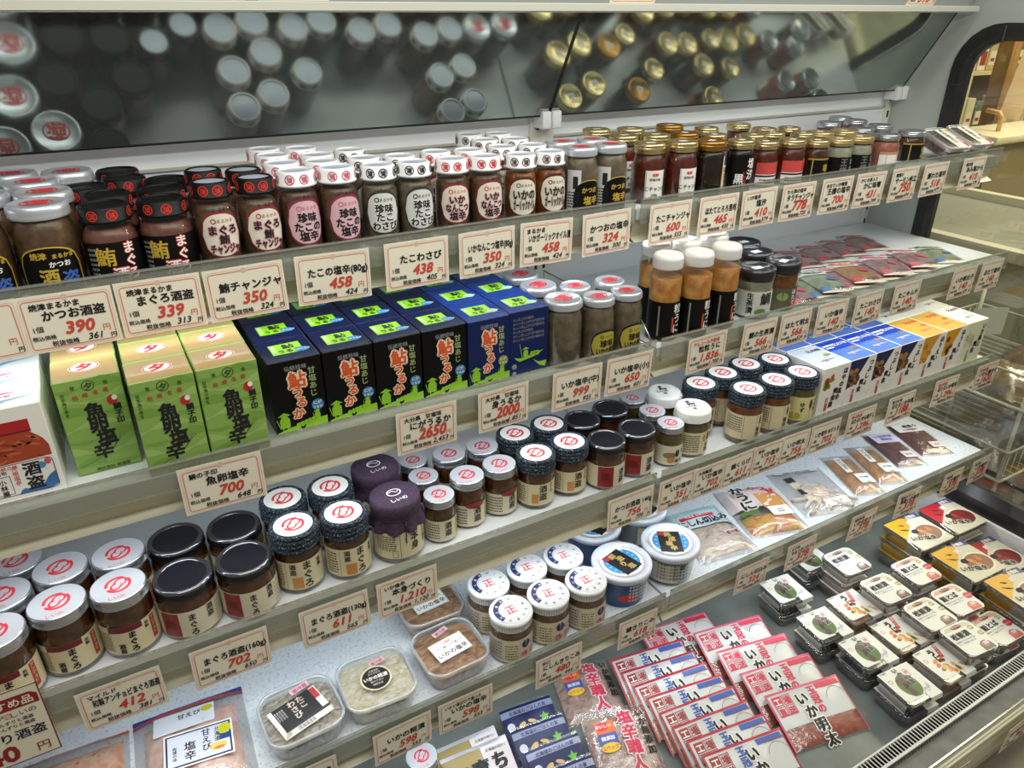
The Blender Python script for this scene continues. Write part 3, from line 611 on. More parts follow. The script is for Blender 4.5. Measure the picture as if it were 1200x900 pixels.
def jar(R, H, lk, LR, lh, paste, lab=None, neck=.006, lid_arg=(None, None), fillz=None, name='glass_jar', shoulder=None, cfun=None, labels=(None, None)):
    root = empty(name); zl = H - lh; nz = shoulder or zl - neck
    g = MB(); glass_body(g, R, H, LR - .0025, nz, zl + lh * .3); g.build('glass_body', root)
    c = MB(); fill(c, R, fillz or (zl - .003 if lk in ('gourd', 'black', 'woven', 'printed', 'ridged') else nz), PASTE[paste], LR - .0025, nz); c.build('contents', root)
    lid = lid_mesh(lk, LR, zl, lh, *lid_arg).build('lid', root)
    if lk == 'cloth':
        mb = MB(); R_ = LR * 1.11; z, h = zl, lh; ck = mat('#2b1f28')
        mb.tube([((R_ * .915) * sin(a), -(R_ * .915) * cos(a), z + h * .31) for a in [2 * pi * k / 30 for k in range(31)]], .0013, ck)
        mb.tube([(-.002, -R_ * .93, z + h * .31), (-.004, -R_ * 1.06, z + h * .1), (-.006, -R_ * 1.05, z - .02), (-.005, -R_ * 1.02, z - .03)], .0012, ck); mb.build('cord', lid)
    if lk == 'paper':
        mb = MB(); mb.tube([((LR * 1.01) * sin(a), -(LR * 1.01) * cos(a), zl + .002) for a in [2 * pi * k / 30 for k in range(31)]], .0012, mat('#2a2320'))
        mb.tube([(LR * .75, -LR * .75, zl + .002), (LR * .85, -LR * .85, zl - .006), (LR * .95, -LR * .8, zl + .003), (LR * .75, -LR * .75, zl + .002)], .001, mat('#2a2320')); mb.build('cord', lid)
    if lab:
        for L in (lab if isinstance(lab, list) else [lab]): label_mesh(L[0], R, L[1], L[2], L[3]).build('label', root)
    return Kind(root)
ROSE = mat('#dcb4bb', .5); ROSER = mat('#8a3346', .5); PALE = mat('#e3dccb', .5); GOLDP = mat('#b39a4a', .4, .3); OLIVE = mat('#b0a23a', .5)
K = {}
K['A'] = jar(.0385, .116, 'printed', .037, .017, 'brown', ('arch', .006, .068, (YEL, LBLK, [('焼津', YEL, -.3, .72, .16), ('まるかま', YEL, .45, .72, .11), ('かつお', STK, .3, .54, .14), ('酒', YEL, -.1, .18, .38), ('盗', mat('#3e66b0'), .55, .12, .36)])), .010, (None, '酒'))
K['B'] = jar(.0355, .107, 'plastic', .033, .021, 'blush', ('wrap', .004, .062, (LBLK, -1.5, 1.5, [('v', '鮪', YEL, -.45, .9, .46), ('v', 'まぐろ', STK, .42, 1.0, .30, mat('#c03030'), .03), ('v', '酒', STK, -.02, .42, .36, mat('#c03030')), ('s', mat('#8a8a80'), -1.1, -.75, .1, .9, 7)])), .010, ((BLID, mat('#d23a30', .5)), 'flat'))
K['C'] = jar(.030, .125, 'plastic', .0275, .022, 'brown', ('oval', .022, .092, (mat('#8a2a2e'), PALE, ['まぐろ', '鮪', 'チャンジャ'], INK, 'いかとは一味違う食感', mat('#d9a0a0'), LRED)), .009, ((BLID, mat('#d23a30', .5)), None))
K['D'] = jar(.030, .128, 'plastic', .0295, .022, 'brown', ('oval', .022, .096, (ROSER, ROSE, ['珍味', 'たこの', '塩辛'], INK, 'コリコリ食感のたこ', None, PINKM)), .009, ((WLID, PINKM), None))
K['E'] = jar(.029, .125, 'plastic', .0282, .022, 'grey', ('oval', .022, .094, (mat('#3a3a36'), mat('#d7d8d2'), ['珍味', 'たこ', 'わさび'], INK, 'ピリッとわさび風味', STK, INK)), .009, ((WLID, INK), None))
K['F'] = jar(.029, .123, 'plastic', .0282, .022, 'brown', ('oval', .022, .092, (mat('#8e2c30'), PALE, ['いか', 'なんこつ', '塩辛'], INK, 'コリコリ軟骨入り', mat('#d9a5a5'), EMB)), .009, ((WLID, EMB), None))
K['G'] = jar(.029, .120, 'plastic', .0282, .022, 'amber', ('oval', .020, .090, (mat('#5a2a20'), PALE, ['いかの', 'ガーリックオイル'], INK, '旨みたっぷり', mat('#c9b9a9'), BRN)), .009, ((WLID, BRN), None))
K['H'] = jar(.0325, .122, 'printed', .031, .015, 'grey', [('wrap', .012, .085, (mat('#cfd0cc'), -1.35, -.55, [('r', INK, -1.0, -.72, .55, .85), ('s', INK, -1.3, -.62, .08, .5, 6)])), ('arch', .006, .07, (OLIVE, LBLK, [('かつお', YEL, 0, .62, .17), ('塩辛', YEL, .1, .3, .25)]))], .008, (None, '清'))
K['I'] = jar(.0325, .112, 'ridged', .031, .018, 'red', ('wrap', .010, .064, (LBLW, -.1, 1.2, [('f', INK, -.06, 1.15, .04, .96), ('t', '海鮮', EMB, .5, .80, .13), ('t', '珍味の味', INK, .5, .64, .11), ('t', 'たこチャンジャ', INK, .55, .30, .17), ('t', '200g', INK, .5, .1, .13)])), .010)
K['J'] = jar(.0325, .109, 'ridged', .0315, .017, 'dark', ('wrap', .006, .082, (LBLW, .25, .75, [('r', mat('#c79a3a'), .2, .32, 0, .74), ('r', mat('#2c3552'), .34, .75, .76, 1.0), ('v', 'ほたてとろ', INK, .53, .72, .15)])), .005, (mat('#b0813a', .28, .8), None))
K['K'] = jar(.0285, .105, 'ridged', .0275, .016, 'black', ('wrap', .006, .078, (LBLK, -1.4, 1.4, [('v', '塩汐', STK, .3, .92, .30), ('v', 'いか塩辛', mat('#b03a3a'), -.2, .6, .13), ('v', '黒', STK, -.6, .5, .3)])), .006)
K['L'] = jar(.0305, .093, 'ridged', .0295, .015, 'red', ('wrap', .006, .052, (LBLW, -1.2, 1.2, [('r', mat('#c94a44'), -1.2, 1.2, .48, 1.0), ('r', INK, -1.2, 1.2, .36, .44), ('r', mat('#7c1d1d'), .3, .7, .55, .9), ('s', INK, -.9, .9, .05, .3, 2)])), .008)
K['M'] = jar(.0285, .088, 'ridged', .0275, .014, 'tuna', ('wrap', .004, .052, (LBLK, -1.3, 1.3, [('r', GOLDP, -1.0, -.9, 0, 1), ('r', GOLDP, -1.3, 1.3, .93, 1), ('v', '塩辛', YEL, .15, .75, .34)])), .006)
K['N'] = jar(.0335, .085, 'ridged', .0325, .014, 'pale', ('wrap', .004, .048, (LBLK, -1.4, 1.4, [('v', '王様', mat('#7a7a78'), -.3, .95, .4), ('v', 'いか', mat('#aab8c8'), .4, .95, .36), ('r', mat('#b03038'), .15, .55, .02, .2)])), .006, (mat('#cdb57c', .3, .7), None))
K['O'] = jar(.0315, .083, 'ridged', .0305, .013, 'pink', ('wrap', .004, .046, (LBLW, -1.2, 1.2, [('v', 'かに', INK, .5, .9, .32), ('f', mat('#b07a6a'), -.7, .2, .1, .9), ('r', mat('#c98a70'), -1.2, 1.2, .86, 1)])), .006, (SILV, 'plain'))
K['P'] = jar(.0345, .071, 'ridged', .0335, .012, 'tuna', ('wrap', .003, .044, (LBLK, -1.3, 1.3, [('r', GOLDP, -.8, -.72, 0, 1), ('r', GOLDP, -1.3, 1.3, .92, 1), ('v', '塩辛', YEL, .3, .8, .36)])), .005, (SILV, 'plain'))
# second shelf
K['Q'] = jar(.037, .125, 'printed', .036, .015, 'grey', ('wrap', .012, .075, (OLIVE, .45, 1.1, [('v', '一夜干', INK, .75, .95, .28)])), .008, (None, '清'))
K['R'] = jar(.0315, .122, 'printed', .0305, .014, 'grey', [('oval', .008, .068, (INK, OLIVE, ['珍味', 'いかの塩辛'], INK, None, None, INK))], .008, (None, '清'))
K['U'] = jar(.0315, .172, 'screw', .0300, .026, 'uni', ('wrap', .004, .082, (LBLK, -2.6, 2.6, [('v', '粒うに', STK, .15, .95, .26), ('r', mat('#8a8a84'), -1.15, -1.05, .1, .9), ('r', mat('#c04a30'), -.25, -.12, .2, .6)])), .012, fillz=.126, shoulder=.140)  # narrow grey upright strip on the label is a painted highlight
K['V'] = jar(.0375, .107, 'tubcap', .0395, .022, 'pale', ('wrap', .006, .062, (mat('#cfd2c4'), -2.2, 2.2, [('v', '生茶漬', INK, -.55, .95, .27), ('v', '鯛', INK, .35, .95, .5), ('e', mat('#6d8a4a'), .1, .2, .35, .14)])), .004)
K['W'] = jar(.0365, .107, 'tubcap', .0385, .022, 'orange', ('wrap', .006, .052, (mat('#5a5a44'), -2.2, 2.2, [('v', 'ほたて', STK, .1, .95, .26), ('e', mat('#b8402a'), .2, .25, .3, .16), ('e', mat('#8aa05a'), -.6, .6, .35, .2), ('v', '明太', STK, .65, .95, .26)])), .004)
# third shelf
CRM = mat('#d9cda6', .55); CRM2 = mat('#d8cfb4', .55); ORG = mat('#c98a4a', .5)
K['a'] = jar(.0395, .110, 'gourd', .0395, .018, 'tuna', ('wrap', .010, .062, (CRM, -1.6, 1.5, [('r', mat('#6a1f24'), -.75, .45, .80, 1), ('v', 'まぐろ', INK, .05, .80, .25, None, .05), ('v', '酒盗', INK, -.38, .40, .18, None, .05), ('r', mat('#b03a2e'), .78, 1.02, .12, .95), ('v', 'アンチョビ', CRM, .9, .92, .13), ('v', '和製', INK, .6, .9, .12), ('s', GREY, -1.4, -.7, .1, .8, 9)])), .006)
K['b'] = jar(.0450, .093, 'black', .0445, .017, 'tuna', ('wrap', .008, .056, (CRM2, -1.5, 1.4, [('r', mat('#8e2a28'), -1.2, -.55, .02, .97), ('t', '楽', mat('#6a1c1c'), -.88, .35, .42), ('v', 'まぐろ', INK, -.12, .9, .29), ('v', '酒盗', INK, .5, .98, .26), ('s', mat('#b0a582'), .75, 1.3, .05, .9, 5)])), .005)
K['c'] = jar(.0390, .115, 'woven', .0395, .034, 'tuna', ('wrap', .010, .066, (CRM, -1.6, 1.5, [('v', '酒盗', INK, -.42, .95, .2), ('v', 'まぐろ', INK, .18, 1.0, .32), ('r', ORG, -.5, -.05, .05, .45), ('v', '和風', INK, .75, .9, .15), ('f', mat('#a58a5a'), -.75, 1.1, .03, .98), ('s', GREY, -1.4, -.85, .1, .9, 8)])), .004)
K['d'] = jar(.0455, .118, 'cloth', .0412, .044, 'olive', ('wrap', .012, .066, (CRM, -1.7, 1.6, [('f', INK, -.35, 1.0, .05, .95), ('v', '本身', INK, .25, .92, .34), ('v', 'いか塩辛', INK, .78, .9, .16), ('s', GREY, -1.3, -.5, .3, .9, 7), ('f', GREY, -.65, -.45, .05, .3)])), .002)
K['e'] = jar(.0300, .090, 'gourd', .0295, .015, 'tuna', ('wrap', .006, .050, (CRM2, -1.6, 1.5, [('v', '酒盗', INK, .25, .92, .34), ('r', OLIVE, .85, 1.2, .1, .95), ('s', GREY, -1.2, -.3, .1, .9, 6)])), .005)
K['f'] = jar(.0340, .100, 'gourd', .0335, .016, 'tuna', ('wrap', .006, .052, (CRM2, -1.6, 1.5, [('v', '酒盗', INK, .4, .92, .36), ('r', OLIVE, 1.0, 1.3, .1, .95), ('e', mat('#8a2c34'), .3, 1.0, .6, .14), ('s', GREY, -1.2, -.2, .1, .9, 6)])), .006)
K['g'] = jar(.0370, .108, 'woven', .0380, .030, 'tuna', ('wrap', .010, .058, (CRM, -1.6, 1.5, [('v', '酒盗', INK, .25, .95, .36), ('v', 'かつお', INK, .75, .98, .16), ('r', ORG, -.35, .0, .1, .55), ('f', mat('#a58a5a'), -.6, 1.1, .03, .98), ('s', GREY, -1.2, -.7, .1, .9, 7)])), .004)
K['h'] = jar(.0400, .100, 'black', .0400, .017, 'tuna', ('wrap', .008, .058, (CRM2, -1.5, 1.4, [('r', mat('#8e2425'), -.75, .05, .02, .97), ('t', '楽', mat('#6a1414'), -.35, .36, .42), ('v', '酒盗', INK, .55, .8, .33), ('v', 'かつお', INK, .95, .98, .14)])), .005)
K['i'] = jar(.0300, .093, 'gourd', .0295, .014, 'olive', ('wrap', .006, .052, (mat('#dcd5bd', .55), -1.6, 1.5, [('e', INK, .35, .6, .16, .2), ('e', INK, .75, .7, .08, .12), ('e', mat('#c98a3a'), -.1, .25, .3, .14), ('e', mat('#8a7a5a'), -.2, .5, .5, .16), ('t', '塩辛', INK, .5, .12, .2)])), .005)
K['j'] = jar(.0390, .108, 'paper', .0395, .026, 'olive', ('wrap', .008, .062, (CRM, -1.7, 1.6, [('e', INK, .72, .75, .1, .2), ('e', mat('#c9803a'), .4, .72, .1, .16), ('v', 'の香', INK, .6, .5, .2), ('s', GREY, -.9, .1, .1, .9, 8)])), .004)
K['k'] = jar(.0390, .123, 'woven', .0395, .030, 'orange', ('wrap', .014, .074, (CRM, -1.8, 1.6, [('f', GREY, -.3, .5, .04, .96), ('e', INK, .75, .75, .08, .2), ('v', '塩辛', INK, .62, .5, .2), ('s', GREY, -1.4, -.4, .35, .92, 6), ('r', mat('#a58a5a'), -1.5, -.35, .3, .33)])), .003)
K['l'] = jar(.0385, .123, 'woven', .0390, .030, 'olive', ('wrap', .014, .074, (mat('#d8cf94', .55), -1.8, 1.6, [('e', INK, .45, .7, .12, .22), ('v', 'いか塩', INK, .85, .95, .2), ('v', 'ゆず', INK, -.1, .8, .22), ('e', OLIVE, -.5, .2, .4, .16)])), .003)
# fourth shelf
K['r'] = jar(.0435, .100, 'ribbed', .0430, .022, 'brown', ('wrap', .006, .062, (mat('#c9bfae', .5), -1.8, 1.8, [('r', CRM, -.85, -.15, .0, .96), ('s', INK, -.8, -.2, .1, .8, 6), ('e', mat('#232a5a'), .2, .72, .22, .18), ('t', 'きりこみ', EMB, .85, .12, .36), ('t', 'にしん', mat('#6a3a3a'), .8, .6, .2), ('s', mat('#7a6f62'), -1.7, -.95, .1, .9, 6)])), .004)
COLW = {1: ['column'], 2: ['left column', 'right column'], 3: ['left column', 'middle column', 'right column'], 4: ['first column', 'second column', 'third column', 'fourth column']}
ROWS = ['front', 'second from front', 'third from front', 'fourth from front', 'fifth from front', 'sixth from front', 'seventh from front', 'eighth from front']
STAND = {1: [], 2: [], 3: [], 4: []}
def setout(shelf, key, desc, group, cols, rot=0., rj=.12):
    """cols: photo pixels of lid centres, front to back, one list per column of jars"""
    k = K[key]; cs = k.root.children; H = max(v[2] for c in cs for v in c.bound_box if True) if False else KH[key]
    for ci, col in enumerate(cols):
        for ri, (px, py) in enumerate(col):
            p = at(px, py, SH[shelf][1] + H)
            nm = COLW[min(len(cols), 4)][min(ci, 3)]; row = ROWS[ri] if len(col) > 1 else 'only one'
            lab = '%s, %s' % (desc, (('%s in its row' % row) if len(cols) == 1 else '%s of the %s' % (row, nm)) if len(col) > 1 or len(cols) > 1 else 'the only one')
            STAND[shelf].append([p.x, p.y, KR[key], k, rot + random.uniform(-rj, rj), lab, group, 0])
KR = {}; KH = {}
for kk, v in K.items():
    KR[kk] = max(hypot(q.co.x, q.co.y) for c in v.root.children for q in c.data.vertices if not c.name.startswith('label')); KH[kk] = max(q.co.z for c in v.root.children for q in c.data.vertices if c.name.startswith('lid'))
KR['d'] = .0515
# top shelf, left to right
setout(1, 'A', 'white-lidded bonito jar with black label', 'white lidded bonito jars', [[(2, 247), (1, 226), (-3, 212), (-4, 199)], [(50, 239), (46, 223), (42, 211), (43, 201), (29, 190)]])
setout(1, 'B', 'black-lidded tuna jar with black label', 'black lidded tuna jars', [[(119, 240), (117, 226), (117, 214), (110, 205), (115, 194)], [(178, 236), (175, 222), (169, 211)]])
setout(1, 'C', 'black-capped jar with silvery top', 'black capped spicy tuna jars', [[(232, 213), (227, 200)], [(292, 208), (279, 198)]])
setout(1, 'D', 'white-capped jar with pink label', 'white capped pink label jars', [[(345, 199), (332, 190), (319, 181), (309, 174)], [(394, 198), (378, 190), (371, 181), (351, 173)]])
setout(1, 'E', 'white-capped jar with black marks', 'white capped wasabi octopus jars', [[(444, 192), (427, 184), (409, 175)], [(485, 190), (466, 182)]], -.12)
setout(1, 'F', 'white-capped squid jar with red marks', 'white capped squid cartilage jars', [[(530, 185), (511, 177)], [(569, 183), (548, 175)]], -.18)
setout(1, 'G', 'white-capped jar of amber garlic squid', 'white capped garlic oil jars', [[(612, 180), (589, 171), (570, 163), (550, 157)], [(646, 178), (624, 169), (601, 162), (583, 156)]], -.22)
setout(1, 'H', 'top-shelf grey-lidded jar with red mark', 'grey lidded bonito jars', [[(686, 172), (656, 165)], [(727, 171), (697, 163)]])
setout(1, 'I', 'gold-lidded jar of red octopus', 'gold lidded red octopus jars', [[(762, 167), (731, 158), (699, 151)], [(800, 165), (768, 157), (739, 150)]], -.6)
setout(1, 'J', 'jar with orange-gold lid and dark kelp', 'orange gold lidded kelp jars', [[(837, 165), (802, 155), (785, 146)]], -.1)
setout(1, 'K', 'gold-lidded jar with black label', 'gold lidded black squid jars', [[(871, 164), (837, 157), (828, 149)]])
setout(1, 'L', 'gold-lidded jar with red band', 'gold lidded red band jars', [[(897, 165), (885, 157), (866, 145)], [(929, 163), (903, 155), (896, 150)]])
setout(1, 'M', 'small gold-lidded jar with yellow writing', 'small gold lidded jars', [[(960, 164), (942, 155), (925, 149)]])
setout(1, 'N', 'wide jar with pale gold lid', 'pale gold lidded jars', [[(992, 163), (965, 154)], [(1018, 161), (984, 153)]])
setout(1, 'O', 'silver-lidded jar of pink crab paste', 'silver lidded crab jars', [[(1041, 157), (1010, 150), (972, 143)], [(1032, 146), (1001, 140), (970, 135)]])
setout(1, 'P', 'low silver-lidded jar with black label', 'low silver lidded jars', [[(1069, 153)]])
# second shelf
setout(2, 'Q', 'large jar of grey squid', 'large grey lidded squid jars', [[(656, 351), (626, 333), (611, 321)]], .5)
setout(2, 'R', 'smaller jar of grey squid', 'smaller grey lidded squid jars', [[(700, 350), (674, 334)], [(739, 343), (715, 328)]], .05)
setout(2, 'U', 'tall sea urchin jar with white cap', 'tall sea urchin jars', [[(784, 297), (770, 283)], [(821, 294), (806, 280)], [(853, 286), (838, 273)]], .2)
setout(2, 'V', 'black-lidded jar with sea bream label', 'black lidded tea rice jars', [[(888, 312), (886, 293), (872, 282)]], -.45)
setout(2, 'W', 'black-lidded jar of orange roe beside the flat packets', 'black lidded scallop jars', [[(919, 304)]])
# third shelf
setout(3, 'a', 'squat tuna jar with silver lid', 'silver lidded anchovy tuna jars', [[(14, 738), (20, 700), (24, 672)], [(74, 704), (73, 666)], [(138, 684), (134, 648)]])
setout(3, 'b', 'wide black-lidded tuna jar', 'black lidded large tuna jars', [[(211, 674), (203, 634)], [(279, 653), (268, 616)]])
setout(3, 'c', 'tuna jar with braided lid', 'braided lid tuna jars', [[(340, 616), (327, 586)], [(397, 601), (381, 571)]])
setout(3, 'd', 'jar under a purple cloth cover', 'purple cloth jars', [[(459, 575), (440, 549)]], .1, .04)
setout(3, 'e', 'small silver-lidded jar beside purple cloth', 'small silver lidded jars', [[(510, 580), (496, 557), (484, 539)]], -.15)
setout(3, 'f', 'medium silver-lidded jar', 'medium silver lidded jars', [[(547, 556), (526, 531)], [(585, 543), (566, 522)]], -.2)
setout(3, 'g', 'bonito jar with braided lid', 'braided lid bonito jars', [[(629, 530), (605, 507)], [(667, 517), (644, 496)]], -.3)
setout(3, 'h', 'black-lidded bonito jar', 'black lidded bonito jars', [[(710, 514), (680, 491)], [(746, 501), (714, 478)]], -.32)
setout(3, 'i', 'small jar with bird drawing', 'small silver lidded squid jars', [[(786, 495), (765, 480), (745, 466)]], -.35)
setout(3, 'j', 'jar capped with folded white paper', 'white paper capped jars', [[(811, 474), (786, 458)]], -.35, .06)
setout(3, 'k', 'squid jar with braided lid', 'braided lid squid jars', [[(879, 456), (849, 436), (820, 446)], [(911, 445), (881, 426)]], -.5)
setout(3, 'l', 'braided-lid jar with yellow-green label', 'braided lid yuzu jars', [[(941, 435), (911, 419)]], -.5)
# fourth shelf
setout(4, 'r', 'jar with white knurled lid', 'white knurled lid jars', [[(597, 711), (575, 686)], [(641, 694), (620, 665)], [(686, 679), (664, 650)]], 0, .15)
XLIM = {1: (-9, 9), 2: (.672, 9), 3: (-9, 1.391), 4: (.485, .76)}
def relax(S, y0, y1, lim, it=900):
    for _ in range(it):
        for i, a in enumerate(S):
            a[1] = min(max(a[1], y0 + a[2]), y1 - a[2]); a[0] = min(max(a[0], lim[0] + a[2]), lim[1] - a[2])
            for b in S[i + 1:]:
                dx, dy = b[0] - a[0], b[1] - a[1]; m = a[2] + b[2] + .0008
                if abs(dx) < m and abs(dy) < m:
                    d = hypot(dx, dy)
                    if d < m:
                        q = (m - d) / 2 / (d or 1e-6); q = q * .7; a[0] -= dx * q; a[1] -= dy * q; b[0] += dx * q; b[1] += dy * q
for s in STAND:
    S = STAND[s]; relax(S, SH[s][0] + .004, 1.424 if s == 1 else 1.436, XLIM[s])
    for x, y, r, k, rot, lab, grp, _ in S: k.put((x, y, EYE + SH[s][1] + .0007), rot, lab, 'jar', grp)
# ---------------------------------------------------------------- cartons
class Carton(MB):
    def __init__(s, w, d, h, body, top=None, side=None, bev=.0012):
        super().__init__(); s.w, s.d, s.h = w, d, h
        s.cbox(-w / 2, w / 2, 0, d, 0, h, body, bev)
        s.front = flat((-w / 2, 0, 0), (1, 0, 0), (0, 0, 1)); s.top = flat((-w / 2, 0, h), (1, 0, 0), (0, 1, 0))
        s.left = flat((-w / 2, d, 0), (0, -1, 0), (0, 0, 1)); s.right = flat((w / 2, 0, 0), (0, 1, 0), (0, 0, 1)); i = bev
        if top: s.rect(i, w - i, i, d - i, top, s.top, .0001)
        if side:
            s.rect(i, d - i, i, h - i, side, s.left, .0001); s.rect(i, d - i, i, h - i, side, s.right, .0001)
    def kind(s, name):
        top = MB(); keep = MB()
        for f, mi in zip(s.f, s.mi):
            (top if min(s.v[k][2] for k in f) > s.h - .0002 else keep).add([s.v[k] for k in f], [list(range(len(f)))], s.ms[mi])
        root = keep.build(name); top.build('top_flap', root); return Kind(root)
G1 = mat('#8aad55', .38); G2 = mat('#9dbd68', .38); G3 = mat('#78a044', .38); TAN = mat('#b39864', .3, 0, .4, .2); CRIM = mat('#cc2136', .4); OFFW = mat('#f2efe6', .45); DGRN = mat('#33451f', .5)
w, d, h = .082, .074, .146
c = Carton(w, d, h, G1, TAN, mat('#a8c67a', .4)); f = c.front
for i in range(7):
    z = .012 + i * .02; P = [(0.001, z)] + [(w * k / 10, z + .010 * sin(k * .55 + i * 1.7) + .004) for k in range(11)] + [(w - .001, z)]
    P = [(min(max(x, .001), w - .001), y) for x, y in P]; c.shape(P, G2 if i % 2 else G3, f, .0002, 10)
c.ring(w * .5, h * .92, .0068, .0078, DGRN, f, .0004, 22); c.text('夕', DGRN, f, w * .5, h * .885, .0115, bold=.04)
for x in (.27, .76): c.text('登', DGRN, f, w * x, h * .905, .006)
for i, ch in enumerate('柏崎名産'): c.text(ch, mat('#b8452f'), f, w * (.27 + i * .155), h * (.80 + i * .010), .0072, bold=.03)
for i, ch in enumerate('魚卵塩辛'): c.text(ch, INK, f, w * (.50 if i < 3 else .47) + (.006 if i == 2 else 0), h * (.59 - i * .145), .0255, bold=.06)
c.ell(w * .79, h * .73, .0065, .0075, mat('#b82a30', .4), f, .0004); c.ell(w * .83, h * .75, .0035, .004, OFFW, f, .0005)
c.vtext('鯛子印', INK, f, w * .84, h * .69, .0105, bold=.05); c.vtext('日本海の幸を', DGRN, f, w * .10, h * .88, .0058); c.text('株式会社 間瀬屋', DGRN, f, w * .55, h * .02, .006)
c.line([(w * .06, h * .09), (w * .3, h * .13), (w * .6, h * .21), (w * .8, h * .37)], .0006, DGRN, f); c.line([(w * .6, h * .21), (w * .75, h * .31), (w * .85, h * .36)], .0006, DGRN, f)
tp = c.top; c.ell(w / 2, d * .52, .0195, .0165, OFFW, tp, .0003); c.ring(w / 2, d * .52, .0168, .0184, CRIM, tp, .0005, 30, 0, 2 * pi, .84)
c.text('夕', CRIM, tp, w / 2, d * .52 - .0085, .0235, .0006, bold=.08); c.rect(.001, w - .001, d * .93, d - .001, G2, tp, .0002)
KG = c.kind('green_carton')
w, d, h = .0805, .086, .124
def ayu(body, top, badge, back=False):
    c = Carton(w, d, h, body, top); f = c.front; LIME = mat('#8fc32a', .45); ORG2 = mat('#d9562a', .45); PALEG = mat('#a8b878', .5); GRY = mat('#8d8d92', .5)
    if not back:
        c.text('伝統珍味', GRY, f, w * .5, h * .86, .0085, bold=.02)
        for i, ch in enumerate('鮎うるか'): c.text(ch, ORG2, f, w * (.50 + (0, -.02, .03, -.04)[i]), h * (.64, .50, .36, .21)[i], (.027, .0185, .0175, .0185)[i], halo=mat('#f0d9b8'), hb=.085, bold=.05)
        c.vtext('甘塩あじ', PALEG, f, w * .79, h * .86, .0125)
        c.ell(w * .83, h * .33, .0095, .0095, badge, f, .0004); c.text('にが', OFFW, f, w * .83, h * .34, .0065, bold=.03, e=.0006); c.text('うるか', OFFW, f, w * .83, h * .28, .0055, bold=.03, e=.0006)
        c.shape([(.001, .001), (.001, h * .05), (w * .3, h * .10), (w * .5, h * .09), (w * .75, h * .14), (w - .001, h * .15), (w - .001, .001)], LIME, f, .0004, 12)
        for x, s in ((.17, 1.2), (.80, .7)):        # two figures in straw hats
            q = sub(f, w * x, h * (.10 if x < .5 else .14), 0, s)
            c.shape([(-.006, 0), (-.0065, .012), (-.003, .017), (.003, .017), (.0065, .012), (.006, 0)], LIME, q, .0006); c.shape([(-.0085, .0175), (0, .0225), (.0085, .0175), (0, .0165)], LIME, q, .0006)
            c.line([(-.010, .014), (-.006, .0), (.001, .012)], .001, LIME, q); c.line([(-.003, .0), (-.003, -.006)], .0015, LIME, q); c.line([(.003, .0), (.003, -.006)], .0015, LIME, q)
        for k in range(5): c.ell(w * (.42 + k * .075), h * (.10 + .01 * k), .0038, .0045, LIME, f, .0006)
    else:
        for i in range(6): c.text('おいしい召し上がり方や保存方法', GRY, f, w * .1, h * (.86 - i * .062), .0058, al='l', wmax=w * (.78 if i % 3 else .5), bold=.02)
        c.shape([(w * .12, h * .30), (w * .25, h * .22), (w * .7, h * .27), (w * .88, h * .34), (w * .6, h * .31), (w * .3, h * .27)], LIME, f, .0004, 10)
        q = sub(f, w * .42, h * .28, 0, .9); c.shape([(-.005, 0), (-.0055, .012), (0, .016), (.0055, .012), (.005, 0)], LIME, q); c.shape([(-.008, .0165), (0, .0215), (.008, .0165)], LIME, q); c.line([(-.014, .03), (-.008, .0)], .001, LIME, q)
        for k in range(3): c.ell(w * (.58 + k * .07), h * .31, .004, .005, LIME, f, .0006)
        c.shape([(w * .6, h * .22), (w * .78, h * .1), (w * .95, h * .06), (w * .97, h * .16), (w * .75, h * .16)], LIME, f, .0004, 8); c.ell(w * .13, h * .16, .005, .005, GRY, f); c.ell(w * .13, h * .05, .004, .004, GRY, f)
    tp = c.top; q = sub(tp, w * .5, d * .5, 0)
    c.rect(-.0235, .0235, -.0195, .0205, mat('#8fcf1c', .45), q, .0003); c.text('鮎', INK, q, .004, .001, .0185, bold=.06); c.text('うるか', INK, q, .004, -.0145, .0125, bold=.06); c.vtext('伝統珍味', OFFW, q, -.0185, .0175, .0072)
    c.ell(.0215, -.0125, .0105, .0088, badge if badge is not BADG2 else mat('#9cc3a0'), q, .0006); c.text('にがうるか', OFFW, q, .0215, -.0145, .0052, .0008, bold=.04)
    c.line([(.001, d - .0015), (w - .001, d - .0015)], .0006, mat('#4a4f70'), tp); c.line([(w - .0015, .001), (w - .0015, d - .001)], .0006, mat('#4a4f70'), tp)
    return c.kind('navy_carton' if top is NAVT else 'blue_carton')
BADG = mat('#2f7fb5', .4); BADG2 = mat('#8a9440', .4); NAVT = mat('#121840', .25, 0, .45, .2); BLUT = mat('#173680', .25, 0, .45, .2); NB = mat('#06070b', .35, 0, .25); BB = mat('#0d2052', .35, 0, .3)
KN = ayu(NB, NAVT, BADG); KB = ayu(BB, BLUT, BADG2); KBB = ayu(BB, BLUT, BADG2, True)
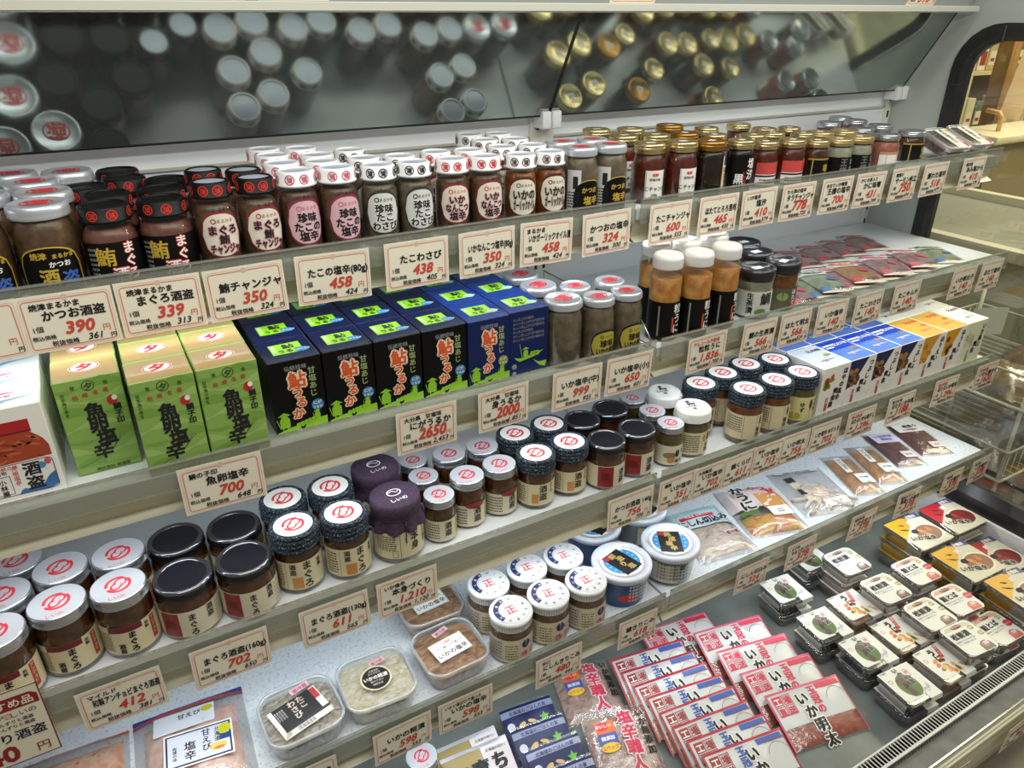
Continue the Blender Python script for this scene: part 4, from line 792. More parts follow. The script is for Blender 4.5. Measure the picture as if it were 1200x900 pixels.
# white carton with a picture of a jar
w, d, h = .098, .066, .136
c = Carton(w, d, h, OFFW, mat('#eef2f4', .35), mat('#e9e7df', .4)); f = c.front; RB = mat('#a8452a', .4)
c.shape([(.005, .014), (.005, .074), (.010, .086), (.018, .094), (.022, .100), (.076, .100), (.080, .094), (.088, .086), (.093, .074), (.093, .014), (.080, .006), (.018, .006)], RB, f, .0003, 20)
for k in range(26):
    r_ = random.Random(k); c.ell(.015 + r_.random() * .068, .055 + r_.random() * .035, .004 + r_.random() * .006, .0015, mat(r_.choice(['#c26a42', '#8c321c', '#b85a38']), .4), f, .0004, rot=r_.uniform(-.6, .6))
c.rect(.019, .079, .098, .116, mat('#b2272c', .35), f, .0003); c.rect(.019, .079, .098, .1005, mat('#7c1a1e', .35), f, .0004); c.shape([(.005, .012), (.005, .056), (.093, .058), (.093, .014), (.08, .006), (.018, .006)], LBLW, f, .0005, 12)
c.frame(.006, .092, .009, .056, .0009, INK, f, .0007, .006); c.frame(.012, .040, .012, .040, .0007, INK, f, .0007)
c.vtext('酒盗', INK, f, .066, .054, .021, bold=.05, e=.0008); c.vtext('小林屋', INK, f, .030, .036, .0085, bold=.03, e=.0008); c.vtext('元祖塩辛', EMB, f, .047, .052, .0072, e=.0008); c.text('鰹の塩辛 伝統の味', EMB, f, .026, .049, .0062, e=.0008); c.text('土佐名物', INK, f, .026, .043, .006, e=.0008)
SEA = mat('#3c6ea5', .4); c.shape([(.044, .009), (.05, .018), (.058, .014), (.066, .022), (.074, .016), (.082, .028), (.092, .034), (.092, .014), (.08, .008)], SEA, f, .0007, 12); c.ell(.078, .046, .005, .005, mat('#4a8ab5'), f, .0008); c.ell(.086, .050, .004, .005, mat('#d0596a'), f, .0008)
tp = c.top
for s in (0,):
    c.shape([(.03, .016), (.055, .026), (.092, .028), (.060, .020), (.05, .012)], mat('#8ab5c0', .4), tp, .0003); c.shape([(.02, .045), (.055, .049), (.075, .047), (.04, .043)], mat('#c93352', .4), tp, .0003); c.text('酒 盗 元祖', mat('#d05a70'), tp, .045, .033, .0085)
KW = c.kind('white_carton')
# third shelf cartons
w, d, h = .0920, .112, .127
def diag(body, top, pic, chars, ink, topink, stamp, name, topband=None, picm=('#b5872f', '#8a5a22')):
    c = Carton(w, d, h, body, top, mat('#e4e2da', .4)); f = c.front; r_ = random.Random(len(name) * 7 + len(chars))
    if pic: c.shape([(.001, h - .001), (.001, h * .40), (w * .25, h * .45), (w * .72, h - .001)], pic, f, .0003, 14)
    for k in range(9):
        x = w * (.10 + r_.random() * .32); y = h * (.48 + r_.random() * .34 - x / w * .1); c.ell(x, y, .005 + r_.random() * .006, .005 + r_.random() * .004, mat(picm[k % 2], .45), f, .0004, rot=r_.random() * 3)
    for i, ch in enumerate(chars): c.text(ch, ink, f, w * (.86 - i * .035), h * (.80 - i * .135), .0165, bold=.06)
    for i, ch in enumerate('黄金漬'[:len(chars) - 2]): c.text(ch, ink, f, w * (.60 - i * .05), h * (.42 - i * .14), .0165, bold=.06)
    c.rect(w * .28, w * .38, h * .08, h * .36, stamp, f, .0004); c.vtext('北海', OFFW, f, w * .33, h * .35, .0075, e=.0007)
    tp = c.top
    if topband: c.rect(.001, w - .001, d * .55, d - .001, topband, tp, .0003); c.rect(w * .06, w * .45, d * .76, d * .82, OFFW, tp, .0005); c.rect(w * .06, w * .35, d * .66, d * .71, OFFW, tp, .0005); c.line([(.002, d * .45), (w * .9, d * .45)], .0007, GOLDP, tp)
    c.ell(w * .48, d * .27, .006, .005, mat('#d87a8c'), tp, .0005); c.text('北の味', topink, tp, w * .66, d * .72, .016, .0007, bold=.03); c.text('海の恵み味わい', topink, tp, w * .6, d * .28, .0075, .0005, bold=.02); c.ell(w * .8, d * .5, .011, .006, mat(picm[0]), tp, .0005)
    return c.kind(name)
BLU = mat('#1e49b8', .3, 0, .5, .3); DBL = mat('#1b2452', .35)
KC1 = diag(OFFW, mat('#cdd3dc', .25, 0, .5, .4), None, 'ほやの塩辛', INK, GREY, mat('#c0442f'), 'silver_topped_carton', None, ('#9a9a3a', '#b5502f'))
KC2 = diag(OFFW, mat('#5f86cf', .25, 0, .5, .4), DBL, 'つぶしょ', INK, OFFW, mat('#b8454a'), 'blue_topped_carton', BLU, ('#a9783c', '#6a4030'))
KC3 = diag(OFFW, mat('#e0b04e', .28, 0, .5, .3), mat('#d69a2c', .4), 'ほうえい', INK, EMB, mat('#c0442f'), 'orange_carton', None, ('#b8741c', '#d9a23a'))
KC4 = diag(mat('#dfe0c4', .4), mat('#eceadb', .3), None, 'いか黒山', INK, GREY, mat('#8f9a5a'), 'pale_green_carton', None, ('#c9caa8', '#b5b893'))
ROWN = ['front', 'second', 'third', 'rearmost']
def cartons(K_, x0, pitch, n, y0, dp, rows, shelf, desc, group, cat='carton', jit=.6, colname=None):
    for i in range(n):
        for j in range(rows):
            nm = colname[i] if colname else (COLW[n][i] if n <= 4 and n > 1 else None)
            lab = '%s, %s' % (desc, ('%s of the %s' % (ROWN[j], nm)) if nm else '%s in its row' % ROWN[j])
            K_.put((x0 + i * pitch, y0 + j * dp, EYE + SH[shelf][1] + .0007), radians(random.uniform(-jit, jit)), lab, cat, group)
cartons(KW, -.158, .1, 1, 1.036, .068, 3, 2, 'white carton with a printed jar, left end', 'white jar picture cartons')
cartons(KG, -.053, .085, 1, 1.060, .0755, 4, 2, 'green fish roe carton with tan top', 'green fish roe cartons', colname=['left column'])
cartons(KG, .0345, .0845, 2, 1.008, .0755, 4, 2, 'green fish roe carton with tan top', 'green fish roe cartons', colname=['middle column', 'right column'])
cartons(KN, .2165, .0822, 4, 1.030, .0875, 4, 2, 'black carton with orange lettering and lime sticker', 'black sweetfish cartons')
cartons(KB, .5455, .0822, 1, 1.028, .0875, 4, 2, 'blue carton with orange lettering and lime sticker', 'blue sweetfish cartons', colname=['column beside the black ones'])
cartons(KBB, .6270, .0822, 1, 1.032, .0875, 4, 2, 'blue carton turned to show its boat drawing', 'blue cartons turned around', colname=['column beside the jars'])
cartons(KC1, 1.4405, .094, 1, .978, .115, 1, 3, 'silver-topped white carton beside the braided lids', 'carton on the third shelf')
cartons(KC2, 1.5345, .094, 3, .978, .1145, 1, 3, 'blue-topped carton on the third shelf', 'blue topped cartons', colname=['left one', 'middle one', 'right one'])
for j in (1, 2):
    for i in range(4): KC2.put((1.4405 + i * .094, .978 + .1145 * j, EYE + SH[3][1] + .0007), 0, 'blue-topped carton in the %s row, %s from the left' % (('second', 'third')[j - 1], ('first', 'second', 'third', 'fourth')[i]), 'carton', 'blue topped cartons')
cartons(KC3, 1.8165, .094, 2, .978, .1145, 1, 3, 'orange carton on the third shelf', 'orange cartons', colname=['left one', 'right one'])
cartons(KC4, 2.0045, .094, 1, .978, .1145, 2, 3, 'pale green carton at the right end of the third shelf', 'pale green cartons')
for i in range(2): KC4.put((1.8165 + i * .094, .978 + .1145, EYE + SH[3][1] + .0007), 0, 'white-topped carton behind the %s orange carton' % ('left', 'right')[i], 'carton', 'pale green cartons')

# ---------------------------------------------------------------- pouches
def pil(w, d, h, p=2.6, nz=.0, seed=0, top=0.):
    """height of a filled pouch lying flat, seal margins flat; top: share of the length at the back that stays flat"""
    ph = seed * 1.7
    def z(x, y):
        u = min(abs(2 * x / w), 1); y2 = (y + d / 2) / (d * (1 - top)) * 2 - 1; v = min(abs(y2), 1)
        b = (max(0, 1 - u ** p) * max(0, 1 - v ** p)) ** .55
        return .0012 + h * b * (1 + nz * (sin(x * 90 + ph) * sin(y * 80 + ph * 2) + .35 * sin(x * 170 + y * 120 + ph)))
    return z
def pouch(name, w, d, h, paste, prints=None, cw=.90, cy=(-.46, .3), film=None, seed=0, top=.0, nz=.10, inset=.0009, backing=None):
    """clear pouch over its filling; prints(mb, mp) draws on the film"""
    root = empty(name); zf = pil(w, d, h, 2.6, nz, seed, top); N = 16
    mp = lambda x, y, e=0.: Vector((x, y, zf(x, y) + e))
    m = MB(); f_ = film or FILM
    m.grid(-w / 2, w / 2, -d / 2, d / 2, f_, mp, 0, N, N)
    m.grid(w / 2, -w / 2, -d / 2, d / 2, backing or f_, lambda x, y, e=0.: Vector((x, y, .0002)), 0, 2, 2); m.build('film', root)
    if paste:
        c = MB(); y0, y1 = cy[0] * d, cy[1] * d; cx = cw * w / 2
        def cm(x, y, e=0.):
            u = min(abs(x / cx), 1); v = min(abs((y - (y0 + y1) / 2) / ((y1 - y0) / 2)), 1); k = (max(0, 1 - u ** 4) * max(0, 1 - v ** 4)) ** .4
            return Vector((x, y, .0006 + max(0, zf(x, y) - .0006 - inset) * k))
        c.grid(-cx, cx, y0, y1, paste, cm, 0, N, N); c.build('contents', root)
    if prints: p_ = MB(); prints(p_, lambda x, y, e=0.: mp(x, y, e + .0005)); p_.build('printing', root)
    return Kind(root)
def stickr(mb, mp, x, y, w, h, rows, m=None, ink=None, rot=0., n=5, e=.0003):
    q = stiff(mp, x, y, w, h, rot) if n > 1 else sub(mp, x, y, rot); mb.rect(-w / 2, w / 2, -h / 2, h / 2, m or STK, q, e)
    for i, s in enumerate(rows):
        if s: mb.text(s, ink or INK, q, 0, h / 2 - h * (i + .85) / len(rows), h / len(rows) * .72, e + .0005, bold=.03, wmax=w * .9)
SQUID = noise_mat([(.3, '#b39a88'), (.5, '#cfbfb0'), (.7, '#e4d8cc')], 60, .25, .7, (1, 2.2, 1), 4, 0, .5, 1.0)
BRSQ = noise_mat([(.3, '#74411c'), (.5, '#ab7240'), (.68, '#d6a874')], 40, .25, .7, (1, 2, 1), 4, 0, .5, .8)
HOYA = noise_mat([(.3, '#9c6a42'), (.7, '#c89a6c')], 45, .25, .5); DRED = noise_mat([(.3, '#4c2a2c'), (.6, '#7a4a4a'), (.8, '#9a6e6c')], 40, .2, .5)
SHRIMP = noise_mat([(.25, '#d98a68'), (.5, '#e9b391'), (.75, '#f2d3bd')], 55, .25, .6, (1, 1, 1), 4, 0, .5, .6); ROE = noise_mat([(.3, '#8a3c24'), (.7, '#b0583a')], 70, .25, .4)
SHRIMP2 = noise_mat([(.25, '#d9a08e'), (.5, '#e8c2b2'), (.75, '#f3ddd3')], 55, .25, .6)
def place(K_, x, y, zrel, rz, tilt, lab, cat, grp=None, name=None):
    return K_.put((x, y, EYE + zrel), (tilt, 0, rz), lab, cat, grp)
S4 = SH[4][1] + .0008
def pr(mb, mp):
    w, d = .162, .19; LB = mat('#cfe0e8', .4); mb.grid(-w / 2, w / 2, .01, d / 2, LB, mp, 0, 8, 8); mb.grid(-w / 2, w / 2, .07, d / 2, mat('#a8d4de', .4), mp, .0002, 8, 3)
    mb.grid(-.05, .045, .045, .058, EMB, mp, .0004, 6, 2); mb.text('北海道 本場仕込み', OFFW, stiff(mp, 0, .051, .08, .01, 0, 1), 0, -.004, .009, .0012, bold=.02); mb.text('にしん切込み', INK, stiff(mp, 0, .026, .13, .022, 0, 1), 0, -.009, .0255, .0012, bold=.05, wmax=.13); stickr(mb, mp, .045, -.03, .04, .018, ['要冷蔵'], mat('#e0c0c8'), None, .1)
K1 = pouch('herring_pouch', .162, .19, .018, SQUID, pr, .9, (-.42, .12), None, 1)
place(K1, 1.135, 1.017, S4, radians(-9), 0, 'clear pouch of grey herring with pale blue header, beside the tubs', 'pouch')
def pr(mb, mp):
    w, d = .165, .195; mb.grid(-w / 2, w / 2, -.005, d / 2, mat('#ead9d9', .4), mp, 0, 8, 8); mb.grid(.0, w / 2, -.02, .05, mat('#d29a55', .4), mp, .0003, 6, 6)
    for i, ch in enumerate('みつせ'): mb.text(ch, EMB, stiff(mp, .012 + i * .021, .084 - i * .013, .02, .02, 0, 1), 0, -.011, .029, .0016, bold=.06)
    for i, ch in enumerate('かうに'): mb.text(ch, INK, stiff(mp, -.034 - .002 * i, .073 - i * .036, .03, .03, 0, 1), 0, -.014, .040, .0020, bold=.07, halo=OFFW)
    stickr(mb, mp, .035, -.028, .062, .034, ['', 'みそ味', '要冷蔵', ''], None, None, .12); mb.grid(-.07, -.02, -.03, -.015, mat('#5c7a34'), mp, .0004, 3, 2)
K2 = pouch('topping_pouch', .165, .195, .02, noise_mat([(.2, '#7a5a1c'), (.4, '#c9a84a'), (.6, '#c46a2c'), (.8, '#e6d9c0')], 40, .2, .6), pr, .85, (-.45, -.12), None, 2)
place(K2, 1.315, 1.018, S4, radians(-17), 0, 'pouch with bold black and red lettering over an orange topping', 'pouch')
# splayed squid on a clear tray pouch
def pr(mb, mp):
    for k in range(4): mb.grid(-.055 + k * .004, -.03 + k * .005, .035 - k * .028, .058 - k * .028, mat('#33302c' if k % 2 == 0 else '#cfc4a8', .4), mp, .0003, 2, 2)
    stickr(mb, mp, .03, -.062, .07, .026, ['', 'いかの一夜干', '要冷蔵'], None, None, .18); stickr(mb, mp, .0, .083, .13, .012, ['国産いか使用 北海道'], mat('#d9dade'), GREY)
K3 = pouch('squid_pouch', .164, .195, .012, None, pr, film=clear('#f4f5f6', .1, .5, .12, .28, '#eef0f2', .4), seed=3)
sq = MB(); r_ = random.Random(5)
sq.lathe([(0, .0), (.012, .002), (.03, .012), (.04, .03), (.038, .06), (.0, .065)], SQUID, 18)
for v in range(len(sq.v)): x, y, z = sq.v[v]; sq.v[v] = (x * .95, z - .045, .003 + .007 * (y / .04 + 1))
for k in range(10):
    a = radians(200 + k * 17); l = .045 + r_.random() * .03; pts = [(.02 * cos(a), -.02 + .02 * sin(a), .0095)]
    for q in range(1, 6): pts.append((pts[0][0] + cos(a + .12 * q * (k % 3 - 1)) * l * q / 5, pts[0][1] + sin(a + .1 * q * (k % 2 - .5)) * l * q / 5 * .75, .0095 - q * .0006))
    sq.tube(pts, .0055 - .0002 * k % 3, SQUID, 7)
sq.ell(.0, -.0, .004, .004, mat('#4a4a2a'), flat((0, .0, .0145), (1, 0, 0), (0, 1, 0)), .0)
sq.build('squid', K3.root)
place(K3, 1.499, 1.012, S4, radians(-17), 0, 'clear pouch of splayed pale squid with white label', 'pouch')
def pr(mb, mp): stickr(mb, mp, -.012, .03, .018, .075, [], None); mb.vtext('ほや塩辛', INK, stiff(mp, -.012, .03, .018, .075), 0, .032, .014, e=.0008); stickr(mb, mp, .015, -.035, .045, .042, ['', 'ほや塩辛', '', '100g'], mat('#dfe9e2'), None, .1)
K4 = pouch('sea_squirt_pouch', .091, .192, .014, HOYA, pr, .86, (-.44, .40), None, 4)
place(K4, 1.655, 1.012, S4, radians(-22), 0, 'brown sea squirt pouch, left one of the pair on the fourth shelf', 'pouch', 'sea squirt pouches')
place(K4, 1.756, 1.014, S4, radians(-23), radians(0), 'brown sea squirt pouch, right one of the pair, beside the purple label', 'pouch', 'sea squirt pouches')
def pr(mb, mp):
    V = mat('#6656b5', .45); stickr(mb, mp, 0, .045, .078, .055, [], mat('#d3cfe6')); q = stiff(mp, 0, .045, .078, .055); mb.text('いか沖漬', V, q, 0, .005, .015, .0007, bold=.05); mb.text('味自慢', V, q, 0, -.013, .012, .0007, bold=.05); stickr(mb, mp, .015, -.045, .04, .03, ['', '要冷蔵', ''], mat('#e2d5d8'), None, .1)
K5 = pouch('purple_label_pouch', .096, .182, .013, DRED, pr, .9, (-.46, .45), None, 5); place(K5, 1.872, 1.040, S4, radians(-20), 0, 'pouch of dark red squid with a purple and white label', 'pouch')
def pr(mb, mp):
    stickr(mb, mp, -.005, .048, .085, .05, [], mat('#e3e0e2')); q = stiff(mp, -.005, .048, .085, .05); mb.text('黒造り', INK, q, .01, .004, .016, .0007, bold=.07); mb.text('いか塩辛', INK, q, 0, -.016, .012, .0007, bold=.03); stickr(mb, mp, .02, -.05, .042, .026, ['', '要冷蔵', ''], mat('#e4cfd0'), None, .1)
K6 = pouch('white_label_pouch', .106, .180, .013, DRED, pr, .92, (-.46, .46), None, 6); place(K6, 1.990, 1.040, S4, radians(-21), 0, 'pouch of dark red squid with a white label, right end of fourth shelf', 'pouch')
# shrimp bags at the lower left
def pr(mb, mp):
    w, d = .185, .21; mb.grid(-w / 2, w / 2, d / 2 - .012, d / 2, mat('#2a3fa0', .4), mp, .0002, 8, 2); mb.grid(-w / 2, w / 2, d / 2 - .019, d / 2 - .0135, mat('#d0353a', .4), mp, .0002, 8, 2)
    stickr(mb, mp, -.008, .055, .10, .046, [], mat('#dfe4ee'), None, -.05); q = stiff(mp, -.008, .055, .10, .046, -.05); mb.text('甘えび', INK, q, .008, .004, .013, .0007, bold=.03); mb.ell(.038, .012, .010, .008, mat('#d0cc3a'), q, .0006)
    q = stiff(mp, .01, -.012, .11, .072, -.05); mb.rect(-.055, .055, -.036, .036, STK, q, .0008); mb.rect(-.052, .052, -.033, .033, mat('#25305c', .4), q, .0010); mb.rect(-.049, .049, -.030, .030, mat('#dfe3f0', .4), q, .0012)
    for s, x, y, z in (('甘えび', .012, .028, .015), ('塩辛', -.014, .012, .019), ('北海道', .03, .026, .010), ('佐渡の味', -.038, .008, .007)): mb.vtext(s, INK, q, x, y, z, e=.0014, bold=.03)
    mb.ell(.042, .018, .011, .011, mat('#cfcc30', .4), q, .0016); mb.rect(.034, .05, -.004, .008, mat('#2b4a8c'), q, .0014); mb.ell(.03, -.014, .014, .008, mat('#e0cf6a'), q, .0014); mb.ell(.032, -.018, .009, .003, mat('#e07a4a'), q, .0016)
K7 = pouch('shrimp_pouch', .185, .21, .022, SHRIMP2, pr, .82, (-.47, .36), None, 7, 0, .14); place(K7, -.048, 1.012, S4, radians(-3), 0, 'clear pouch of pink sweet shrimp with blue and red stripes', 'pouch')
def pr(mb, mp):
    mb.grid(-.0925, .0925, .098, .105, mat('#d9583a', .4), mp, .0002, 8, 2); q = stiff(mp, .055, -.035, .06, .06, -.05); mb.rect(-.03, .03, -.03, .03, mat('#25305c', .4), q, .0008); mb.rect(-.028, .028, -.028, .028, mat('#e3e6ee', .4), q, .001); mb.vtext('塩辛', INK, q, 0, .024, .02, e=.0013, bold=.04)
    for k in range(14): r_ = random.Random(k); mb.ell(r_.uniform(-.07, .07), r_.uniform(-.03, .085), .003, .0014, mat('#b84a30'), mp, .0002, rot=r_.random())
K8 = pouch('orange_shrimp_pouch', .185, .21, .022, SHRIMP, pr, .9, (-.47, .42), None, 8, 0, .14); place(K8, -.240, 1.012, S4, radians(-3), 0, 'clear pouch of orange shrimp under the recommendation card', 'pouch')

# ---------------------------------------------------------------- round-cornered clear tubs
def rrect(w, d, r, n=6):
    P = []
    for cx, cy, a in ((w / 2 - r, -d / 2 + r, -90), (w / 2 - r, d / 2 - r, 0), (-w / 2 + r, d / 2 - r, 90), (-w / 2 + r, -d / 2 + r, 180)):
        for k in range(n): b = radians(a + 90 * k / (n - 1)); P.append((cx + r * cos(b), cy + r * sin(b)))
    return P
def loft(mb, secs, m, cap0=True, cap1=False, n=6):
    """secs: (w, d, r, z)"""
    R_ = [[(x, y, z) for x, y in rrect(w, d, r, n)] for w, d, r, z in secs]; L = len(R_[0]); vs = [p for q in R_ for p in q]; fs = []
    for i in range(len(R_) - 1):
        for k in range(L): j = (k + 1) % L; fs.append([i * L + k, i * L + j, (i + 1) * L + j, (i + 1) * L + k])
    mb.add(vs, fs, m, True)
    if cap0: mb.poly(R_[0][::-1], m)
    if cap1: mb.poly(R_[-1], m)
def tub(name, w, d, h, paste, prints, r=.03, lump=.003):
    root = empty(name); t = MB(); loft(t, [(w * .84, d * .84, r * .8, 0), (w * .86, d * .86, r * .8, .002), (w * .95, d * .95, r, h - .008)], PET); t.build('tub_body', root)
    c = MB(); ws, ds = w * .85, d * .85
    loft(c, [(w * .83, d * .83, r * .75, .0025), (w * .925, d * .925, r * .95, h - .014)], paste, True, False)
    P = rrect(w * .925, d * .925, r * .95); n_ = len(P); ph = len(name); vs = []; R_ = 7
    for q in range(R_):
        s = 1 - q / R_
        for k, (x, y) in enumerate(P): vs.append((x * s, y * s, h - .014 + (lump * (.9 + .6 * sin(x * s * 210 + ph) * sin(y * s * 190 + ph)) * min(1, q / 2.))))
    vs.append((0, 0, h - .013 + lump * .6)); fs = [[q * n_ + k, q * n_ + (k + 1) % n_, (q + 1) * n_ + (k + 1) % n_, (q + 1) * n_ + k] for q in range(R_ - 1) for k in range(n_)] + [[(R_ - 1) * n_ + k, (R_ - 1) * n_ + (k + 1) % n_, len(vs) - 1] for k in range(n_)]
    c.add(vs, fs, paste, True); c.build('contents', root)
    l = MB(); RIMM = clear('#f0f2f4', .12, .6, .06, .38, '#d9dde2')
    loft(l, [(w * .975, d * .975, r, h - .011), (w, d, r * 1.05, h - .009), (w, d, r * 1.05, h - .003), (w * .985, d * .985, r, h - .0008), (w * .93, d * .93, r * .95, h), (w * .915, d * .915, r * .92, h - .003)], RIMM, False, False)
    P2 = [(x, y, h - .003) for x, y in rrect(w * .915, d * .915, r * .92)]; l.poly(P2, PET); l.build('lid', root)
    p_ = MB(); prints(p_, flat((0, 0, h - .0026), (1, 0, 0), (0, 1, 0))); p_.build('label', root)
    return Kind(root)
PSTK = mat('#e6bcc6', .5)
def pr(mb, mp):
    stickr(mb, mp, .012, .047, .036, .013, ['要冷蔵'], PSTK, mat('#b0607a'), .22, 1)
    q = sub(mp, -.002, -.004, .22); mb.rect(-.046, .046, -.036, .034, mat('#e9e4da'), q, .0003); mb.rect(-.038, .034, -.018, .034, mat('#2b2a2c', .45), q, .0005)
    for i, s in enumerate(('たこ', 'わさび')): mb.vtext(s, mat('#d9cdbd'), q, .012 - i * .016, .032, .0145, e=.0008, bold=.05)
    for i in range(4): mb.vtext('本わさび入り', OFFW, q, -.022 - i * .0045, .026, .0038, e=.0008)
    mb.rect(.034, .044, .006, .032, mat('#b5383a'), q, .0006); mb.rect(-.038, .046, -.024, -.018, mat('#3a3a3c'), q, .0006); mb.rect(-.022, .014, -.035, -.0245, STK, q, .0007)
    for k in range(15): mb.rect(-.020 + k * .0022, -.020 + k * .0022 + (.0006 + .0008 * (k * 7 % 3) / 2), -.034, -.0255, INK, q, .0009)
    for k in range(5): mb.line([(-.045 + .002 * k, -.034 + k * .004), (-.032, -.030 + k * .002)], .0012, mat('#8a6a4a'), q, .0006)
T_1 = tub('wasabi_octopus_tub', .136, .126, .047, noise_mat([(.32, '#7c6858'), (.5, '#b9a898'), (.66, '#e8ddd3')], 38, .2, .8, (1, 1.8, 1), 4, 0, .5, 2.0), pr)
T_1.put((.128, .966, EYE + S4), radians(2), 'clear tub of grey wasabi octopus with a black label and barcode', 'tub', 'clear tubs on the fourth shelf')
def pr(mb, mp):
    stickr(mb, mp, .012, .036, .030, .011, ['要冷蔵'], PSTK, mat('#b0607a'), .22, 1); mb.ell(0, 0, .0285, .0285, mat('#d9cfae'), mp, .0003, 0, 32); mb.ell(0, 0, .0255, .0255, mat('#1b1a1a', .4), mp, .0005, 0, 32)
    mb.text('いかの糀漬', OFFW, mp, 0, -.002, .0098, .0008, bold=.05, wmax=.044)
    for i, s in enumerate(('北海道産', 'まろやかな', '麹のうまみ', '函館名産')): mb.text(s, mat('#cfc9b5'), mp, 0, (.016, .010, -.009, -.016)[i], .0048, .0008, bold=.02)
T_2 = tub('pale_squid_tub', .134, .126, .047, noise_mat([(.32, '#c4ae88'), (.5, '#e6d7ba'), (.66, '#f4ecde')], 34, .2, .8, (1, 2, 1), 4, 0, .5, 2.2), pr)
T_2.put((.267, .966, EYE + S4), radians(-3), 'clear tub of pale squid with a round black label', 'tub', 'clear tubs on the fourth shelf')
def pr(mb, mp):
    stickr(mb, mp, -.0, .042, .034, .012, ['要冷蔵'], PSTK, mat('#b0607a'), .28, 1); q = sub(mp, .0, -.002, .10); mb.rect(-.036, .036, -.024, .024, STK, q, .0003); mb.frame(-.0345, .0345, -.0225, .0225, .0004, GREY, q, .0006)
    mb.text('北海道', EMB, q, 0, .013, .0062, .0006); mb.text('いかと塩だけで造った', INK, q, 0, .002, .0082, .0006, wmax=.062, bold=.01); mb.text('いかの塩辛', INK, q, 0, -.016, .0130, .0006, bold=.03)
T_3 = tub('brown_squid_tub', .132, .126, .047, BRSQ, pr)
T_3.put((.417, .968, EYE + S4), radians(2), 'clear tub of brown salted squid with white label, front one', 'tub', 'clear tubs on the fourth shelf')
T_3.put((.432, 1.102, EYE + S4), radians(-2), 'clear tub of brown salted squid behind the front one', 'tub', 'clear tubs on the fourth shelf')
# round white-lidded sea tubs
def round_tub(body, lab, name):
    root = empty(name); R = .0655; h = .085; b = MB(); b.lathe([(R * .78, 0), (R * .80, .001), (R * .90, h - .016), (R * .92, h - .012)], body, 40); mp = cyl(R * .85, .006)
    if lab: b.rect(-.05, .02, .006, .056, mat('#c9c8b4'), cyl(R * .87, .006), .0018, 10); 
    for k in range(5): b.text('するめいか塩辛本造り', INK if lab else OFFW, cyl(R * .885, .012), .005, .046 - k * .009, .007, .0022, curved=True, bold=.02)
    if not lab: b.shape(oval(.02, .008, -.03, .03), EMB, cyl(R * .875, .0), .002, 8)
    b.build('tub_body', root)
    l = MB(); l.lathe([(R * .94, h - .016), (R * .985, h - .015), (R, h - .006), (R, h - .003), (R - .003, h), (R * .84, h), (R * .80, h - .004), (0, h - .0035)], mat('#d6dde8', .32, 0, .5, .2), 48)
    tp = flat((0, 0, h - .0035), (1, 0, 0), (0, 1, 0)); BL = mat('#3f8fc9', .4); l.ring(0, 0, R * .745, R * .76, mat('#c98a7a'), tp, .0003, 40); l.ell(0, 0, R * .70, R * .70, mat('#f0eee6'), tp, .0002, 0, 36)
    l.ell(0, 0, R * .62, R * .60, BL, tp, .0004, 0, 36)
    for k in range(16): l.ell(R * .5 * cos(k * .393), R * .5 * sin(k * .393), .0035, .0025, mat('#8fc4e6'), tp, .0005, 0, 8)
    l.rect(-R * .52, R * .52, R * .42, R * .75, mat('#f0eee6'), tp, .0006)
    q = sub(tp, 0, 0, .12); l.rect(-R * .40, R * .36, -R * .56, R * .52, mat('#1a191b', .4), q, .0008); gm = mat('#d2b468', .35, .3)
    for i, ch in enumerate('熟成塩辛' if lab else '鮮造り塩'): l.text(ch, gm, q, (-.004, .004)[i % 2], R * (.26 - i * .24), .0165, .0011, bold=.07)
    l.rect(-R * .38, -R * .18, R * .3, R * .48, mat('#b8303a'), q, .0010); l.build('lid', root)
    return Kind(root)
RT1 = round_tub(mat('#1f4f8a', .3), False, 'blue_sea_tub'); RT2 = round_tub(clear('#dfe3dc', .08, .6, .08, .45, '#8f958c'), True, 'clear_sea_tub')
RT1.put((.826, .966, EYE + S4), radians(8), 'round blue tub with white lid and black square label', 'tub', 'round tubs'); RT2.put((.962, .966, EYE + S4), radians(-38), 'round clear tub with white lid, label turned askew', 'tub', 'round tubs')
RT1.put((.848, 1.103, EYE + S4), radians(20), 'round blue tub behind, half hidden by the 756 yen card', 'tub', 'round tubs'); RT2.put((.984, 1.103, EYE + S4), radians(10), 'round clear tub behind, under the 756 yen card', 'tub', 'round tubs')
# flat printed packets on the second shelf
def packet(cols, nm):
    def pr(mb, mp):
        w, d = .088, .150; PK = mat(cols[0], .35); mb.grid(-w / 2, w / 2, d * .22, d / 2, mat('#d9d5cf', .35), mp, 0, 6, 4); mb.shape([(-w * .45, d * .36), (-w * .3, d * .46), (0, d * .44), (w * .3, d * .47), (w * .42, d * .34), (w * .2, d * .26), (-w * .2, d * .24)], PK, mp, .0008, 8)
        mb.text(nm, OFFW, stiff(mp, 0, d * .36, .06, .017), 0, -.006, .017, .0012, bold=.05); mb.grid(-w * .45, -w * .2, -d * .45, -d * .32, mat(cols[1], .35), mp, .0002, 4, 4); mb.shape([(w * .05, -d * .05), (w * .18, d * .08), (w * .40, d * .02), (w * .3, -d * .12)], mat(cols[1], .35), mp, .0010, 6); mb.text('お徳用', INK, stiff(mp, .012, -d * .39, .035, .011), 0, -.004, .011, .0009, bold=.04); mb.grid(-w / 2, w / 2, -d / 2, -d * .46, mat('#cdbfa6'), mp, .0002, 6, 1)
    return pouch('flat_packet', .088, .150, .008, noise_mat([(.3, cols[2]), (.7, cols[3])], 50, .22, .5), pr, .9, (-.46, .30), None, len(nm))
